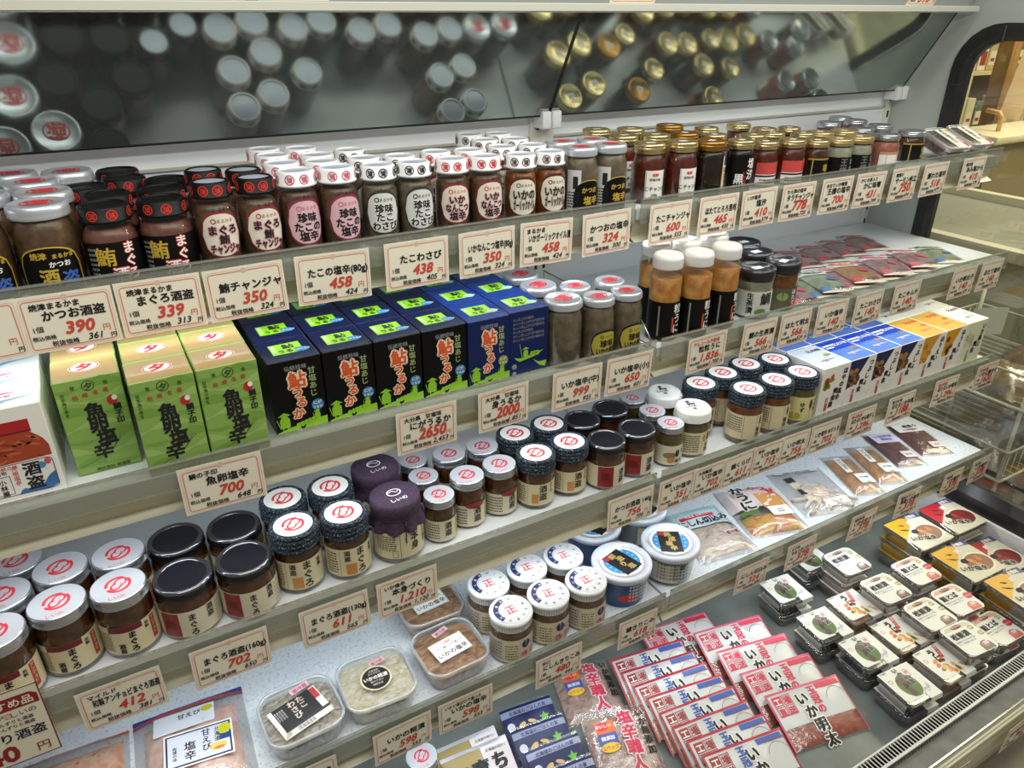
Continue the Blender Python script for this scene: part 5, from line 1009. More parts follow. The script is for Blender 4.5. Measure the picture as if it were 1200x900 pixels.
PK1 = packet(('#c8455c', '#b84a58', '#7d5a58', '#b08a86'), 'いか塩辛'); PK2 = packet(('#4f7a4a', '#39679a', '#6a7a5a', '#a0a890'), 'わさび'); PK3 = packet(('#d2703a', '#b8403a', '#8a6030', '#b58a58'), 'キムチ')
S2 = SH[2][1] + .0012; gp = 'flat packets on the second shelf'
for K_, x, y, z, rz, l in ((PK1, 1.375, 1.092, 0, -16, 'pink flat packet beside the black-lidded jar, leftmost'), (PK2, 1.482, 1.094, .0095, -18, 'green and white flat packet of wasabi octopus'), (PK2, 1.450, 1.098, 0, -18, 'green flat packet underneath the front green one'), (PK3, 1.605, 1.100, .0095, -21, 'orange-topped flat packet with red meat'), (PK1, 1.570, 1.104, 0, -21, 'flat packet under the orange-topped one'),
    (PK1, 1.720, 1.102, .0095, -23, 'pink-topped flat packet right of the orange one'), (PK1, 1.690, 1.106, 0, -23, 'flat packet beneath the pink-topped one right of orange'), (PK1, 1.840, 1.104, .0095, -26, 'pink-topped flat packet, second from the right'), (PK1, 1.812, 1.108, 0, -26, 'flat packet beneath the second pink one from the right'), (PK2, 1.960, 1.108, 0, -28, 'green flat packet at the right end, by the glass'),
    (PK1, 1.600, 1.270, 0, -15, 'pink-topped flat packet in the back row, leftmost'), (PK1, 1.690, 1.274, 0, -18, 'pink-topped flat packet in the back row, second'), (PK1, 1.790, 1.280, 0, -20, 'pink-topped flat packet in the back row, third'), (PK1, 1.885, 1.285, 0, -20, 'pink-topped flat packet in the back row, rightmost')):
    place(K_, x, y, S2 + z, radians(rz), 0, l, 'packet', gp)
# shrimp trays at the right end of the top shelf
def pr(mb, mp):
    q = sub(mp, .012, .0, 0); mb.rect(-.014, .030, -.046, .046, mat('#d9d5c6'), q, .0003); mb.vtext('あみ塩から', INK, q, .002, .044, .0135, e=.0006, bold=.06); mb.rect(.016, .027, -.044, .0, mat('#b83034'), q, .0005); mb.vtext('国産', OFFW, q, .0215, -.006, .009, e=.0008); mb.ell(.020, .035, .007, .007, mat('#cdb83a'), q, .0005)
TR = tub('shrimp_tray', .078, .105, .036, noise_mat([(.3, '#6a4a44'), (.6, '#94706a'), (.8, '#b39590')], 90, .25, .6), pr, .014)
p = at(1093, 180, SH[1][1] + .04); TR.put((1.925, 1.155, EYE + SH[1][1] + .018 + .002), (radians(20), 0, radians(-8)), 'shrimp tray beside the low silver-lidded jar', 'tray', 'shrimp trays'); TR.put((2.030, 1.160, EYE + SH[1][1] + .018 + .002), (radians(20), 0, radians(-8)), 'shrimp tray at the right end of the top shelf', 'tray', 'shrimp trays')
# acrylic dividers between the columns
ACR = clear('#f2f4f2', .06, .8, .03, .03)
def divider(x, shelf, l, hgt=.07, y1=1.40):
    y0 = SH[shelf][0] + .006; mb = MB(); mb.add([(x, y0, .0008), (x, y1, .0008), (x, y1, hgt), (x, y0 + .05, hgt), (x, y0, hgt * .3)], [[0, 1, 2, 3, 4]], ACR); mb.box(x - .0008, x + .0008, y0 + .05, y1, hgt - .0006, hgt + .0006, clear('#fafafa', .3, .5, .05, .4, '#d5d9d6'))
    o = mb.build('divider', None, (0, 0, EYE + SH[shelf][1])); tag(o, l, 'divider', 'acrylic dividers')
# ---------------------------------------------------------------- bottom deck of the case
ZD = -1.45; DK = EYE + ZD
r = empty('case_deck', (.7, .53, DK))
m_ = MB(); m_.box(-1.32, 1.395, .0, .60, -.02, 0, noise_mat([(.4, '#656a67'), (.6, '#7c817e')], 5, .3)); m_.box(-1.32, 1.395, .60, .63, -.02, .19, PANEL); m_.build('deck_tray', r)
m_ = MB(); SL = mat('#c9c9c4', .35); g_ = .03
m_.box(-1.32, 1.385, -.0045, -.0005, g_ + .005, g_ + .0185, SL); m_.box(-1.32, 1.385, -.036, -.030, g_ + .006, g_ + .0185, SL)
x = -.7
while x < 1.38: m_.box(x, x + .0022, -.031, -.004, g_ + .0158, g_ + .0178, SL); x += .0098
m_.box(-1.32, 1.385, -.034, -.0045, -.03, -.026, BLACK); m_.box(-1.32, 1.385, -.0376, -.0362, g_ - .004, g_ + .017, BLACK); m_.box(-1.32, 1.385, -.0024, -.0004, -.02, g_ + .006, DARK)
x = -.7
while x < 1.38: m_.box(x, x + .0028, -.0382, -.0370, g_ - .002, g_ + .008, SL); x += .0098
m_.build('grille', r)
m_ = MB(); LG = noise_mat([(.35, '#6f706c'), (.65, '#7f807b')], 30, .45)
m_.add([(-1.32, -.0385, g_ + .004), (1.395, -.0385, g_ + .004), (1.395, -.078, g_ + .018), (-1.32, -.078, g_ + .018)], [[3, 2, 1, 0]], LG); m_.build('ledge', r)
m_ = MB(); m_.cbox(-1.32, 1.395, -.086, -.078, g_ + .010, g_ + .022, mat('#b9b9ae', .2, .6), .002, 2, True); m_.cbox(-1.32, 1.395, -.091, -.084, g_ - .09, g_ + .010, LIP, .002, 2, True); m_.cbox(-1.32, 1.395, -.096, -.090, g_ - .012, g_ + .004, mat('#c9c6ac', .3), .002, 2, True)
m_.box(-1.32, 1.395, -.088, -.05, -DK + .08, g_ - .089, mat('#b5b09a', .5)); m_.build('front_panel', r)
m_ = MB(); m_.tube([(.485, -.042, g_ + .007), (.485, -.076, g_ + .021)], .0022, STEEL); m_.build('support_rod', r)
tag(r, 'bottom deck of the case with a slatted air grille along its front', 'case deck')
D0 = ZD + .0008
# shingled bags: dark blue and red bordered squid bags
REDB = mat('#b5303f', .35); PNK = mat('#d45a78', .35); BLUB = mat('#2458a8', .35); FW_ = mat('#c9cbc9', .3, 0, .5, .3); STAMP = mat('#9c2a30', .4); STAMP2 = mat('#cf3350', .4)
def squid_bag(name, border, tabcol, col2, stamp, cont, seed):
    w, d = .200, .132
    def pr(mb, mp):
        mb.grid(-w / 2, w / 2, -.018, d / 2, FW_, mp, 0, 20, 14)
        mb.grid(-w / 2, w / 2, d / 2 - .006, d / 2, border, mp, .0004, 20, 2)
        for s in (-1, 1): mb.grid(*sorted((s * (w / 2 - .004), s * w / 2)), -d / 2, d / 2, border, mp, .0004, 2, 14)
        mb.rect(-.032, .032, -.006, .006, tabcol, stiff(mp, w * .30, d * .40, .064, .012, .0, .8), .0006)
        q = stiff(mp, -w * .335, d * .24, .052, .050, 0, .7)
        for i, ch in enumerate('工場直送'):
            x, y = (i % 2) * .024 - .012, .012 - (i // 2) * .024; mb.rect(x - .011, x + .011, y - .011, y + .011, stamp, q, .0004) if i in (0,) else mb.frame(x - .011, x + .011, y - .011, y + .011, .0016, stamp, q, .0005)
            mb.text(ch, OFFW if i == 0 else stamp, q, x, y - .008, .018, .0008, bold=.05)
        for i, ch in enumerate('玉冠の'): mb.text(ch, col2, stiff(mp, -w * .075 if tabcol is BLUB else w * .07, d * .36 - i * .022, .022, .022, 0, .7), 0, -.009, .022, .0010, bold=.06)
        for i, ch in enumerate('いか塩辛' if tabcol is BLUB else 'いか明太'): mb.text(ch, INK, stiff(mp, w * .035 + .006 * i if tabcol is BLUB else -w * .10 + .006 * i, d * .27 - i * .032, .03, .03, 0, .7), 0, -.012, .031, .0011, bold=.08, halo=OFFW)
        mb.ring(0, 0, .026, .0268, INK, stiff(mp, w * .34, d * .12, .05, .04, 0, .6), .0006, 20, radians(20), radians(165)); mb.text('うまい昔ながらの味', stamp, stiff(mp, w * .34, d * .12, .05, .04, 0, .6), 0, .029, .006, .0008, bold=.02)
    return pouch(name, w, d, .0072, cont, pr, .95, (-.47, .2), None, seed, 0, .08)
KBL = squid_bag('blue_tab_bag', REDB, BLUB, BLUB, STAMP, noise_mat([(.3, '#b5733c'), (.6, '#d9b48c'), (.8, '#e6d2b8')], 45, .2, .6), 1)
KRD = squid_bag('red_border_bag', PNK, STAMP2, STAMP2, STAMP2, ROE, 2)
def shingle(K_, pa, pb, n, rz, tilt, desc, grp, d=.132):
    """n bags leaning one on the other; pa, pb: photo pixels of the middle of the top edge of the rearmost and the front bag"""
    zt = ZD + d * sin(tilt) + .004; a = at(*pa, zt); b = at(*pb, zt); b.y = max(b.y, .566 + d * cos(tilt))
    for i in range(n):
        p = a.lerp(b, i / max(n - 1, 1)); back = Vector((-sin(rz), cos(rz), 0)) * (d / 2 * cos(tilt))
        c = p - back; l = ROWS[n - 1 - i] if i < n - 1 else 'frontmost'
        place(K_, c.x + random.uniform(-.003, .003), c.y, ZD + d / 2 * sin(tilt) + .0036, rz + radians(random.uniform(-1.5, 1.5)), tilt, '%s, %s of its leaning row' % (desc, l), 'bag', grp)
shingle(KBL, (757, 761), (868, 870), 8, radians(-9), radians(20), 'squid bag with blue tab and red border', 'blue tab squid bags')
shingle(KRD, (851, 731), (937, 803), 4, radians(-11), radians(17), 'pink-bordered squid bag with red lettering', 'pink bordered squid bags')
p = at(835, 722, ZD + .03); place(KRD, 1.075, .985, ZD + .0145, radians(-8), radians(9), 'pink-bordered squid bag at the very back under the shelf', 'bag', 'pink bordered squid bags')
# navy bags, gold bags, clear bags with red lettering
NAVY = mat('#111b50', .35, 0, .35); YB = mat('#c9a85a', .4)
def pr(mb, mp):
    w, d = .125, .125; mb.grid(-w / 2, w / 2, -d / 2, d / 2 - .006, NAVY, mp, 0, 16, 16); mb.grid(-w / 2, w / 2, d / 2 - .026, d / 2 - .012, mat('#8f96b4', .35), mp, .0003, 16, 3); mb.text('北海道のごはんの友', NAVY, stiff(mp, 0, d / 2 - .02, .1, .012), 0, -.004, .010, .0008, bold=.03)
    q = stiff(mp, -.005, -.02, .11, .08, 0, .8)
    for x, y, rx, ry, a in ((-.02, .03, .012, .006, .6), (.006, .034, .010, .004, -.4), (.02, .018, .012, .004, -.8), (.012, -.03, .010, .006, .3), (.0, -.036, .008, .005, .9), (.025, -.02, .008, .005, 0)): mb.ell(x, y, rx, ry, YB, q, .0006, rot=a)
    for i, ch in enumerate('かつお'): mb.text(ch, YB, q, -.004 + .004 * i, .004 - i * .028, .026, .0009, bold=.09)
    P = [(.036 + (.012 if k % 2 == 0 else .006) * cos(k * pi / 5 + .3), .034 + (.012 if k % 2 == 0 else .006) * sin(k * pi / 5 + .3)) for k in range(10)]; mb.shape(P, mat('#5fae2c', .4), q, .0008)
    mb.ell(-.044, .034, .009, .009, mat('#c5c9d5'), q, .0007); mb.vtext('北海道産', mat('#c9ccd8'), q, .044, .022, .009, e=.0009); mb.rect(.046, .054, -.02, -.004, mat('#c8355a'), q, .0009); mb.ell(.03, -.034, .012, .008, mat('#d9a090'), q, .0007); mb.vtext('丸高', mat('#7a3a5a'), q, -.044, .004, .014, e=.0009)
KNV = pouch('navy_bag', .125, .125, .0075, noise_mat([(.3, '#6a4a3a'), (.7, '#a08070')], 50, .3, .4), pr, .9, (-.45, .3), None, 3)
shingle(KNV, (613, 822), (660, 893), 4, radians(-6), radians(20), 'navy bonito bag with green leaf', 'navy bonito bags', .125)
GLD = mat('#8f7c48', .4, .25)
def pr(mb, mp):
    w, d = .150, .125; mb.grid(-w / 2, w * .08, -d / 2, d / 2 - .008, GLD, mp, 0, 12, 14); mb.grid(w * .08, w / 2, -d / 2, d / 2 - .008, mat('#d6cdd2', .35), mp, 0, 8, 14); mb.grid(-w / 2, w / 2, d / 2 - .008, d / 2, mat('#c9cbd0', .3, .3), mp, 0, 14, 2)
    for i, ch in enumerate('浜育ち'): mb.text(ch, INK, stiff(mp, -.04 + .042 * i, .012 + .004 * i, .036, .036, 0, .8), 0, -.016, .038, .0012, bold=.08)
    mb.text('北海道の味わい', GREY, stiff(mp, .045, .045, .05, .01), 0, -.003, .007, .0009)
KGD = pouch('gold_bag', .150, .125, .0065, None, pr, seed=4)
shingle(KGD, (541, 866), (553, 876), 2, radians(-4), radians(24), 'gold and pale pink bag', 'gold bags', .125)
def pr(mb, mp):
    for i, ch in enumerate('塩辛職人'): mb.text(ch, STAMP2, stiff(mp, .018, .050 - i * .034, .03, .03, 0, .8), 0, -.013, .034, .0013, bold=.07, halo=mat('#eadfe0'))
    for i, ch in enumerate('いか無添加'): mb.text(ch, INK, stiff(mp, .056, .058 - i * .021, .02, .02, 0, .8), 0, -.008, .019, .0010, bold=.07)
    q = stiff(mp, -.032, .012, .045, .075, 0, .9); mb.rect(-.021, .021, .010, .036, mat('#e0702c'), q, .0006); mb.rect(-.021, .021, -.014, .010, mat('#4a5cb0'), q, .0006); mb.ell(0, -.022, .020, .011, mat('#e3c23c'), q, .0007); mb.ell(-.005, .026, .014, .010, mat('#d8323c'), q, .0008)
    mb.text('おいしい', OFFW, q, -.003, .023, .009, .0011, bold=.04); mb.text('無添加', OFFW, q, 0, -.005, .010, .0010, bold=.05); mb.text('2パック', EMB, q, 0, -.026, .010, .0011, bold=.04)
KSC = pouch('clear_squid_bag', .150, .170, .020, noise_mat([(.3, '#8a6a60'), (.5, '#b8988c'), (.75, '#d2bcb2')], 45, .2, .6, (1, 1.6, 1), 4, 0, .5, 1), pr, .94, (-.46, .40), None, 6)
p = at(695, 805, ZD + .02); place(KSC, p.x - .012, p.y + .005, ZD + .0045, radians(-16), radians(1), 'clear squid bag with red lettering, beside the 480 yen card', 'bag', 'clear squid bags')
p2 = at(733, 868, ZD + .03); place(KSC, p2.x - .012, p2.y - .005, ZD + .029, radians(-17), radians(11), 'clear squid bag with red lettering, nearer to the front', 'bag', 'clear squid bags')
K9 = pouch('noodle_squid_bag', .10, .10, .014, noise_mat([(.3, '#c9c3b3'), (.6, '#e6e2d6')], 50, .25, .6, (1, 4, 1)), None, .95, (-.45, .45), None, 9); p = at(610, 893, ZD + .02); place(K9, p.x - .025, p.y - .04, D0, radians(-10), 0, 'small clear bag of white noodle-like squid at the bottom edge', 'bag')
p = at(494, 886, ZD + .1); K['f'].put((p.x, p.y, DK + .0008), 0, 'silver-lidded jar on the bottom deck under the 598 yen card', 'jar', 'medium silver lidded jars')

# packs of preserved seafood on the right
CLR = clear('#e9ecea', .10, .8, .06, .07, '#d8dcd8')
def sleeve_pack(name, cont, prints, w=.105, d=.102, h=.038):
    root = empty(name); t = MB(); loft(t, [(w * .86, d * .86, .012, 0), (w * .88, d * .88, .012, .002), (w * .94, d * .94, .014, h - .009), (w, d, .016, h - .008), (w, d, .016, h - .006)], CLR); t.build('tray', root)
    c = MB(); loft(c, [(w * .855, d * .855, .011, .0025), (w * .935, d * .935, .0135, h - .0095)], cont, True, True); c.build('contents', root)
    l = MB(); loft(l, [(w, d, .016, h - .006), (w * .97, d * .97, .016, h - .001), (w * .94, d * .94, .015, h - .0005)], CLR, False, True); l.build('lid', root)
    p_ = MB(); prints(p_, flat((0, 0, h), (1, 0, 0), (0, 1, 0)), w, d, h); p_.build('label', root); return Kind(root)
PAPER = mat('#e4e4da', .5); MAUVE = mat('#8f86b0', .5); LEAF = mat('#5c7a3c', .5); DKS = mat('#3a2a2c', .5)
def base(mb, mp, w, d, h):
    mb.rect(-w * .46, w * .46, -d * .34, d * .46, PAPER, mp, .0003); mb.rect(w * .10, w * .46, -d * .49, -d * .34, PAPER, mp, .0003); mb.rect(-w * .42, w * .0, -d * .38, -d * .34, PAPER, mp, .0003)
    mb.add([(w * .46, -d * .49, h + .0003), (w * .12, -d * .49, h + .0003), (w * .12, -d * .515, h - .012), (w * .46, -d * .515, h - .012)], [[0, 1, 2, 3]], PAPER)
    mb.ring(-w * .35, d * .18, .004, .0052, EMB, mp, .0005, 14); mb.text('北海道', GREY, mp, -w * .33, d * .40, .006, .0005)
def pr(mb, mp, w, d, h):
    base(mb, mp, w, d, h); mb.ell(-.004, -.004, .027, .031, LEAF, mp, .0005)
    for k in range(9): r_ = random.Random(k); mb.ell(-.004 + r_.uniform(-.014, .014), -.004 + r_.uniform(-.022, .018), .012, .006, mat(('#3b2b2e', '#574046', '#6d5254')[k % 3], .45), mp, .0006 + k * 3e-5, rot=r_.random() * 3)
    for i, ch in enumerate('いか沖漬'): mb.text(ch, INK, mp, -.002 + .004 * i, .034 - i * .013, .0135, .0012, bold=.07, halo=PAPER)
    mb.frame(.016, .026, .014, .034, .001, EMB, mp, .0006, .003); mb.vtext('黒', EMB, mp, .021, .03, .008, e=.0007)
    for k in range(4): mb.line([(.010 + .004 * k, -.040 + .006 * k), (.018 + .004 * k, -.022 - .002 * k), (.026 + .003 * k, -.036 + .008 * k), (.038, -.018 - .004 * k)], .0008, MAUVE, mp, .0005)
KS1 = sleeve_pack('black_squid_pack', noise_mat([(.35, '#1d1516'), (.65, '#3a2a2c')], 60, .2, .4), pr)
def pr(mb, mp, w, d, h):
    base(mb, mp, w, d, h)
    for k in range(16): r_ = random.Random(k + 40); mb.ell(-.002 + r_.uniform(-.02, .022), -.012 + r_.uniform(-.022, .022), .008, .005, mat(('#d98a3c', '#e6a85a', '#e3bf80', '#c96a2c', '#6a7a3a')[k % 5], .4), mp, .0005 + k * 2e-5, rot=r_.random() * 3)
    for i, ch in enumerate('うに'): mb.text(ch, INK, mp, -.004 + .004 * i, .022 - i * .02, .021, .0010, bold=.09)
    q = sub(mp, .018, .028, -.35); mb.rect(-.005, .005, -.020, .020, mat('#c4262c'), q, .0007); mb.vtext('雲丹入り', OFFW, q, 0, .019, .0085, e=.0009)
    for k in range(5): mb.ell(.030 + .003 * k, -.020 - .004 * k, .005, .003, mat('#d9c0a0'), mp, .0005, rot=k)
KS2 = sleeve_pack('orange_urchin_pack', noise_mat([(.3, '#8a5a3a'), (.6, '#b58a6a')], 50, .2, .5), pr)
def round_pack(name, top, txt, dish):
    def pr(mb, mp, w, d, h):
        mb.shape([(x * .93, y * .93) for x, y in rrect(w, d, .020)], PAPER, mp, .0003); mb.shape([(-w * .42, d * .30), (-w * .30, d * .42), (w * .30, d * .42), (w * .42, d * .30)][::-1], top, mp, .0004)
        mb.ell(w * .0, d * .36, .017, .006, mat('#7a4a2c'), mp, .0006); mb.text('手づくり', PAPER, mp, 0, d * .345, .007, .0008, bold=.03)
        mb.text(txt, INK, mp, -.012, .006, .019, .0008, bold=.07); mb.text('函館産のするめいかを丁寧に', GREY, mp, -.012, -.004, .0050, .0006); mb.text('じっくり熟成させました', GREY, mp, -.014, -.011, .0050, .0006)
        for x, y in ((.034, .022), (.042, .0)): mb.ell(x, y, .0085, .007, mat('#b3a54a', .4), mp, .0006); mb.text('無添加', PAPER, mp, x, y - .002, .005, .0009, bold=.04)
        if dish == 'red': mb.ell(.038, -.002, .013, .010, mat('#cf3346', .4), mp, .0010); mb.text('おいしい', PAPER, mp, .038, -.004, .006, .0012, bold=.04)
        mb.shape([(.002, -d * .45), (.004, -d * .26), (.014, -d * .19), (.026, -d * .19), (.036, -d * .26), (.038, -d * .45)], mat('#6f5f55' if dish != 'red' else '#c9705a', .4), mp, .0007); mb.ell(.018, -d * .30, .012, .008, mat('#a58672' if dish != 'red' else '#d98a74'), mp, .0009); mb.rect(.010, .026, -d * .34, -d * .25, mat('#dcc8cc'), sub(mp, .004, .002, .05), .0011)
    return sleeve_pack(name, noise_mat([(.3, '#6a4430'), (.6, '#8f6a50')], 50, .2, .5), pr, .105, .100, .036)
KR1 = round_pack('white_squid_pack', mat('#cfc4ae', .45), '松前漬', 'grey'); KR2 = round_pack('pink_salmon_pack', mat('#dba898', .45), '鮭とば', 'red')
def gyoza(name, c1, dishc):
    def pr(mb, mp, w, d, h):
        mb.rect(-w * .465, w * .465, -d * .465, d * .465, mat('#cdc8ae', .4), mp, .0003); mb.shape([(-w * .465, d * .465), (-w * .465, -d * .1), (w * .0, d * .2), (w * .2, d * .465)], mat(c1, .4), mp, .0004); mb.shape([(w * .0, d * .465), (w * .465, d * .465), (w * .465, d * .30), (w * .2, d * .36)], mat('#51467e', .4), mp, .0005)
        mb.ell(w * .14, -d * .12, w * .33, d * .27, mat('#dcd6c6', .4), mp, .0006); mb.ell(w * .14, -d * .12, w * .29, d * .23, mat(dishc, .4), mp, .0007)
        for k in range(8): r_ = random.Random(k); mb.ell(w * .14 + r_.uniform(-.02, .02), -d * .12 + r_.uniform(-.016, .018), .011, .006, mat(('#b5743c', '#c98a50', '#8f5228')[k % 3] if c1 != '#b3242c' else ('#8a2a28', '#a84038', '#701c1e')[k % 3], .35), mp, .0008 + k * 2e-5, rot=r_.random() * 3)
        for a, b in (((-.050, .030), (-.018, .012)), ((-.036, .044), (-.014, .034))): mb.shape([a, ((a[0] + b[0]) / 2, (a[1] + b[1]) / 2 - .005), b, ((a[0] + b[0]) / 2, (a[1] + b[1]) / 2 + .002)], INK, mp, .0007)
        mb.ell(-.012, .002, .013, .009, INK, mp, .0008); q = sub(mp, -.022, -.034, -.35); mb.text('いか塩辛', INK, q, .004, .0, .020, .0012, bold=.08, halo=mat('#e6e0c8')); mb.rect(-.006, .012, .026, .040, mat('#dccfd6'), sub(mp, .008, .004, .1), .0011); mb.text('お徳用', OFFW, sub(mp, w * .25, d * .40, -.12), 0, -.004, .012, .0009, bold=.05)
    return sleeve_pack(name, noise_mat([(.3, '#3e2416'), (.6, '#64402a')], 50, .2, .5), pr, .142, .138, .042)
KY = gyoza('yellow_seafood_pack', '#d9a52a', '#8a5a34'); KRED = gyoza('red_seafood_pack', '#b3242c', '#6f2422')
def stack(K_, px, h, n, rz, desc, grp, dh=.0585):
    """a pile of n packs, the photo pixel is the centre of its top face"""
    p = at(*px, ZD + .001 + n * (h + .0009)) if not isinstance(px, Vector) else px.copy(); p.y = max(p.y, .536 + dh)
    for i in range(n):
        lab = desc + (', on top' if i == n - 1 and n > 1 else '' if n == 1 else ', %s from the top' % {2: 'second', 3: 'third', 4: 'fourth'}[n - i])
        K_.put((p.x + random.uniform(-.002, .002), p.y + random.uniform(-.002, .002), DK + .001 + i * (h + .0009)), rz + radians(random.uniform(-2, 2)), lab, 'pack', grp)
    return p
RZ = radians(-4)
for px, l in (((1068, 802), 'black squid pack by the grille, front pile'), ((1018, 762), 'black squid pack in the second pile from the grille'), ((966, 731), 'black squid pack in the third pile from the grille'), ((921, 690), 'black squid pack in the pile under the shelf')): stack(KS1, px, .038, 2, RZ, l, 'black squid packs')
stack(KS1, (950, 654), .038, 2, RZ, 'black squid pack furthest back, left of the rear white pack', 'black squid packs')
for px, l in (((1110, 778), 'orange urchin pack in the pile by the grille'), ((1055, 741), 'orange urchin pack in the middle pile'), ((1001, 709), 'orange urchin pack in the rear pile')): stack(KS2, px, .038, 2, RZ, l, 'orange urchin packs')
for px, l in (((1147, 755), 'white round-cornered pack by the grille'), ((1090, 719), 'white round-cornered pack in the second pile'), ((1040, 689), 'glossy white round-cornered pack in the third pile'), ((993, 657), 'white round-cornered pack at the back by the shelf')): stack(KR1, px, .036, 3, RZ, l, 'white round cornered packs')
for px, l in (((1122, 702), 'pink-topped pack with a red seal, nearer pile'), ((1074, 668), 'pink-topped pack with a red seal, rear pile')): stack(KR2, px, .036, 3, RZ, l, 'pink topped packs')
stack(KR2, (1168, 735), .036, 2, RZ, 'low pink-topped pack beside the white pack by the grille', 'pink topped packs')
y1 = at(1085, 626, ZD + .131) + Vector((0, .022, 0)); y2 = y1 + Vector((-.004, -.147, 0)); y3 = y1 + Vector((.012, -.298, 0))
for p_, l in ((y1, 'yellow-labelled seafood pack in the rear pile'), (y2, 'yellow-labelled seafood pack in the middle pile'), (y3, 'yellow-labelled seafood pack in the front pile')): stack(KY, p_, .042, 3, RZ, l, 'yellow seafood packs', .076)
stack(KRED, y1 + Vector((.151, -.004, 0)), .042, 3, RZ, 'red-labelled seafood pack in the rear pile by the end wall', 'red seafood packs', .079)
stack(KRED, y2 + Vector((.152, -.004, 0)), .042, 2, RZ, 'red-labelled seafood pack in the front pile by the end wall', 'red seafood packs', .079)

# ---------------------------------------------------------------- dividers
mb = MB(); y0, y1_ = SH[2][0] + .012, 1.40
mb.tube([(0, y0, .003), (0, y0, .02), (0, y0 + .03, .048), (0, y1_, .048), (0, y1_, .003), (0, y0, .003)], .0016, STEEL)
for q in range(6): yy = y0 + .06 + q * .06; mb.tube([(0, yy, .003), (0, yy, .048)], .0009, STEEL, 5)
o = mb.build('wire_divider', None, (.889, 0, EYE + SH[2][1] + .0005)); tag(o, 'thin wire divider between the squid jars and the sea urchin jars', 'divider')
mb = MB(); mb.box(XR - .014, XR - .002, .50, 1.12, EYE + ZD + .001, EYE - 1.337, WHITE); struct(mb, 'trim_5')
# ---------------------------------------------------------------- beyond the end window
def wire_rack():
    r = empty('wire_rack', (2.42, .95, 0)); Wm = mat('#dcdbd2', .35)
    m_ = MB(); T = lambda x, y, z: (x, y, EYE + z)
    for x in (-.22, .24):
        for y in (-.06, .36): m_.tube([(x, y, .012), (x, y, EYE - .86)], .006, Wm, 8)
    m_.build('post', r)
    for nm, z in (('upper_basket', -1.02), ('lower_basket', -1.26)):
        m_ = MB()
        for zz in (z, z + .10):
            m_.tube([T(-.23, -.07, zz), T(.25, -.07, zz), T(.25, .37, zz), T(-.23, .37, zz), T(-.23, -.07, zz)], .004, Wm)
        for k in range(13): x = -.22 + k * .038; m_.tube([T(x, -.07, z + .1), T(x, -.07, z), T(x, .37, z), T(x, .37, z + .1)], .0022, Wm, 5)
        m_.build(nm, r)
    m_ = MB(); m_.tube([T(-.22, -.06, -.86), T(-.22, -.15, -.86), T(-.22, -.19, -.90), T(-.22, -.19, -.98)], .005, Wm); m_.tube([T(.24, -.06, -.86), T(.24, -.15, -.86), T(.24, -.19, -.90), T(.24, -.19, -.98)], .005, Wm); m_.tube([T(-.22, -.19, -.98), T(.24, -.19, -.98)], .005, Wm); m_.build('front_hoop', r)
    tag(r, 'white wire rack of bagged goods beyond the end window', 'rack')
wire_rack()
BG1 = pouch('dried_fish_bag', .19, .21, .06, noise_mat([(.3, '#5e4a30'), (.5, '#8a7048'), (.75, '#b59a66')], 30, .35, .8), None, .94, (-.46, .42), FILM, 11)
BG2 = pouch('grey_squid_bag', .19, .21, .05, noise_mat([(.3, '#4a4346'), (.5, '#6f686a'), (.75, '#a09a98')], 25, .3, .8), None, .94, (-.46, .42), FILM, 12)
for i, (x, y) in enumerate(((2.31, 1.02), (2.53, 1.02), (2.31, 1.21), (2.53, 1.2))):
    BG1.put((x, y - .005, EYE - 1.013), radians(-6 + 5 * i), 'brown dried fish bag in the upper basket, %s' % ('near left', 'near right', 'far left', 'far right')[i], 'bag', 'bags in the wire rack') if i in (0, 1) else None
    BG2.put((x, y - .005, EYE - 1.253), radians(4 - 5 * i), 'grey squid bag in the lower basket, %s' % ('near left', 'near right', 'far left', 'far right')[i], 'bag', 'bags in the wire rack') if i in (0, 1) else None
mb = MB(); q = flat((0, 0, 0), (.5, -.87, 0), (0, 0, 1)); mb.box(-.055, .055, -.0005, 0, 0, .085, mat('#e3e6ec', .5), Matrix.Rotation(radians(-25), 4, 'Z')); o = mb.build('paper_notice', None, (2.24, 1.07, EYE - .86)); tag(o, 'blank pale paper notice clipped on the wire rack behind the window', 'notice')
# neighbouring island case with cream rims
r = empty('island_case', (3.2, 1.1, 0)); IC = mat('#a8a48c', .5)
m_ = MB(); m_.box(-.42, .42, -1.0, 1.1, .05, EYE - .78, IC); m_.build('case_body', r)
m_ = MB()
for a in ((-.45, -.40, -1.03, 1.13), (.40, .45, -1.03, 1.13), (-.45, .45, -1.03, -.98), (-.45, .45, 1.08, 1.13)): m_.box(*a, EYE - .78, EYE - .74, mat('#d6d0b4', .4))
m_.build('rim', r); m_ = MB(); m_.box(-.40, .40, -.98, 1.08, EYE - .779, EYE - .775, mat('#8f8f80', .3)); m_.build('lid_glass', r); tag(r, 'low cream island case seen through the end window', 'island case')
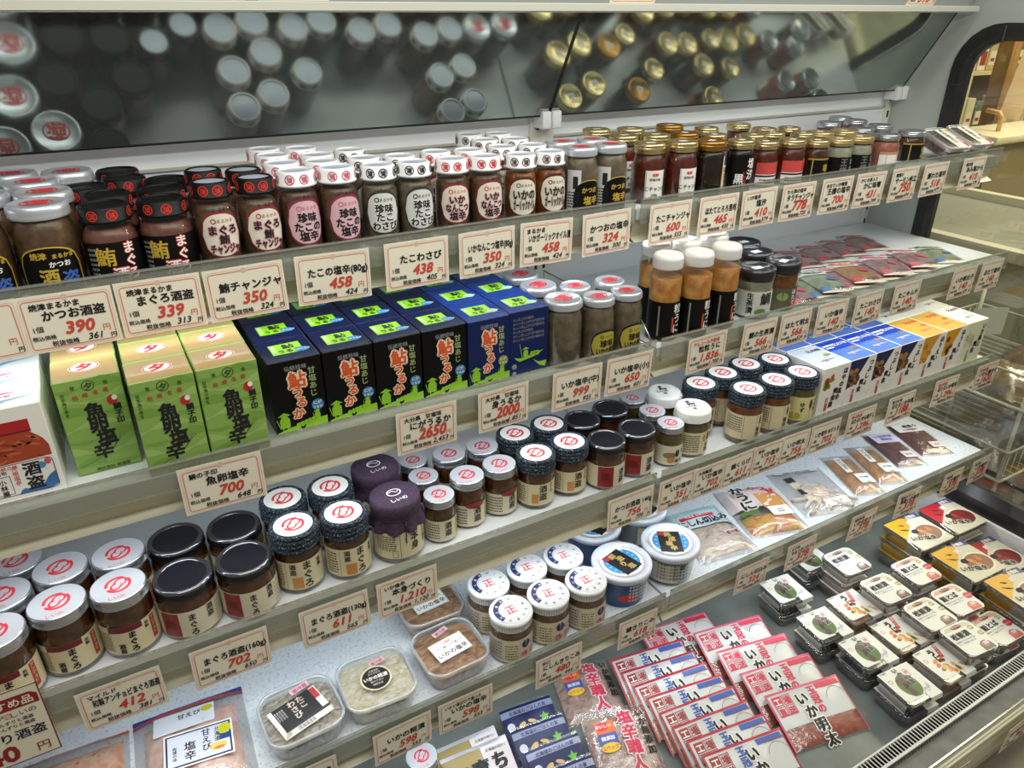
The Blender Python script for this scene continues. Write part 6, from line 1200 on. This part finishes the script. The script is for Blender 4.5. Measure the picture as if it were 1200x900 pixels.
# shop fittings further back
WOOD = noise_mat([(.3, '#8a6432'), (.7, '#a67c44')], 8, .5, 0, (6, 6, .6))
mb = MB(); mb.box(-.04, .04, -.04, .04, 0, 2.7, WOOD); o = mb.build('wooden_pillar', None, (4.50, 2.455, 0)); tag(o, 'brown wooden pillar seen through the end window', 'pillar')
mb = MB(); mb.box(-.05, .05, -.006, .006, 0, .40, mat('#d9bd94', .5)); mb.box(-.05, .05, -.008, .008, .36, .40, mat('#8c8c92', .5)); o = mb.build('paper_banner', None, (4.42, 2.32, EYE - .512)); o.rotation_euler = (0, radians(6), radians(-60)); tag(o, 'pale hanging paper banner in front of the wooden pillar', 'banner')
r = empty('shop_shelving', (5.3, 3.0, 0)); FR = mat('#cdbd94', .45)
m_ = MB(); m_.box(-.5, .9, .2, .23, 0, 2.2, mat('#a58a58', .6)); m_.build('back_panel', r)
for x in (-.5, .2, .9): m_ = MB(); m_.box(x - .02, x + .02, -.2, .2, 0, 2.2, FR); m_.build('upright', r)
for z in (.5, .95, 1.3, 1.68, 2.0): m_ = MB(); m_.box(-.478, .178, -.2, .195, z - .02, z, FR); m_.box(.222, .878, -.2, .195, z - .02, z, FR); m_.build('shelf_board', r)
tag(r, 'shop shelving with goods behind the wooden pillar', 'shelving')
CP = [mat(c, .45) for c in ('#c9b98c', '#b5a070', '#d8d0b8', '#9c3a2c', '#5a6a4a', '#cfc49c', '#8a6a40')]; kinds = []
for k in range(6):
    m_ = MB(); m_.cbox(-.04, .04, -.05, .05, 0, .15 + .02 * (k % 3), CP[k], .004); m_.rect(-.03, .03, .03, .11, CP[2 if k != 2 else 3], flat((0, -.05, 0), (1, 0, 0), (0, 0, 1)), .0006); m_.rect(-.02, .02, .05, .07, CP[3], flat((0, -.05, 0), (1, 0, 0), (0, 0, 1)), .0012); kinds.append(Kind(m_.build('shop_packet')))
for zi, z in enumerate((.95, 1.3, 1.68, 2.0)):
    for i in range(13):
        if i in (6, 7): continue
        kinds[(i * 5 + zi * 3) % 6].put((4.872 + i * .095 + (.03 if i > 3 else 0), 2.9, z + .0006), 0, 'small packet among the goods on the shop shelving seen through the window', 'packet', 'small packets on the shop shelving')
r = empty('counter', (4.1, 1.75, 0)); m_ = MB(); m_.box(-.3, .6, .28, .5, .03, EYE - .56, mat('#8a7a50', .55)); m_.build('counter_body', r); m_ = MB(); m_.cbox(-.33, .63, .25, .53, EYE - .56, EYE - .52, mat('#d9cdac', .4), .008, 2, True); m_.build('counter_top', r)
m_ = MB(); m_.tube([(-.14, .36, EYE - .52), (-.14, .36, EYE - .455), (-.14, .375, EYE - .435), (-.14, .44, EYE - .43)], .011, mat('#d0a468', .45), 10); m_.build('handle', r); tag(r, 'cream topped counter with a bent wooden handle beyond the window', 'counter')
mb = MB(); mb.box(-3, 9, 4.6, 4.7, 0, 3, mat('#8a7c5c', .7)); struct(mb, 'wall_far')
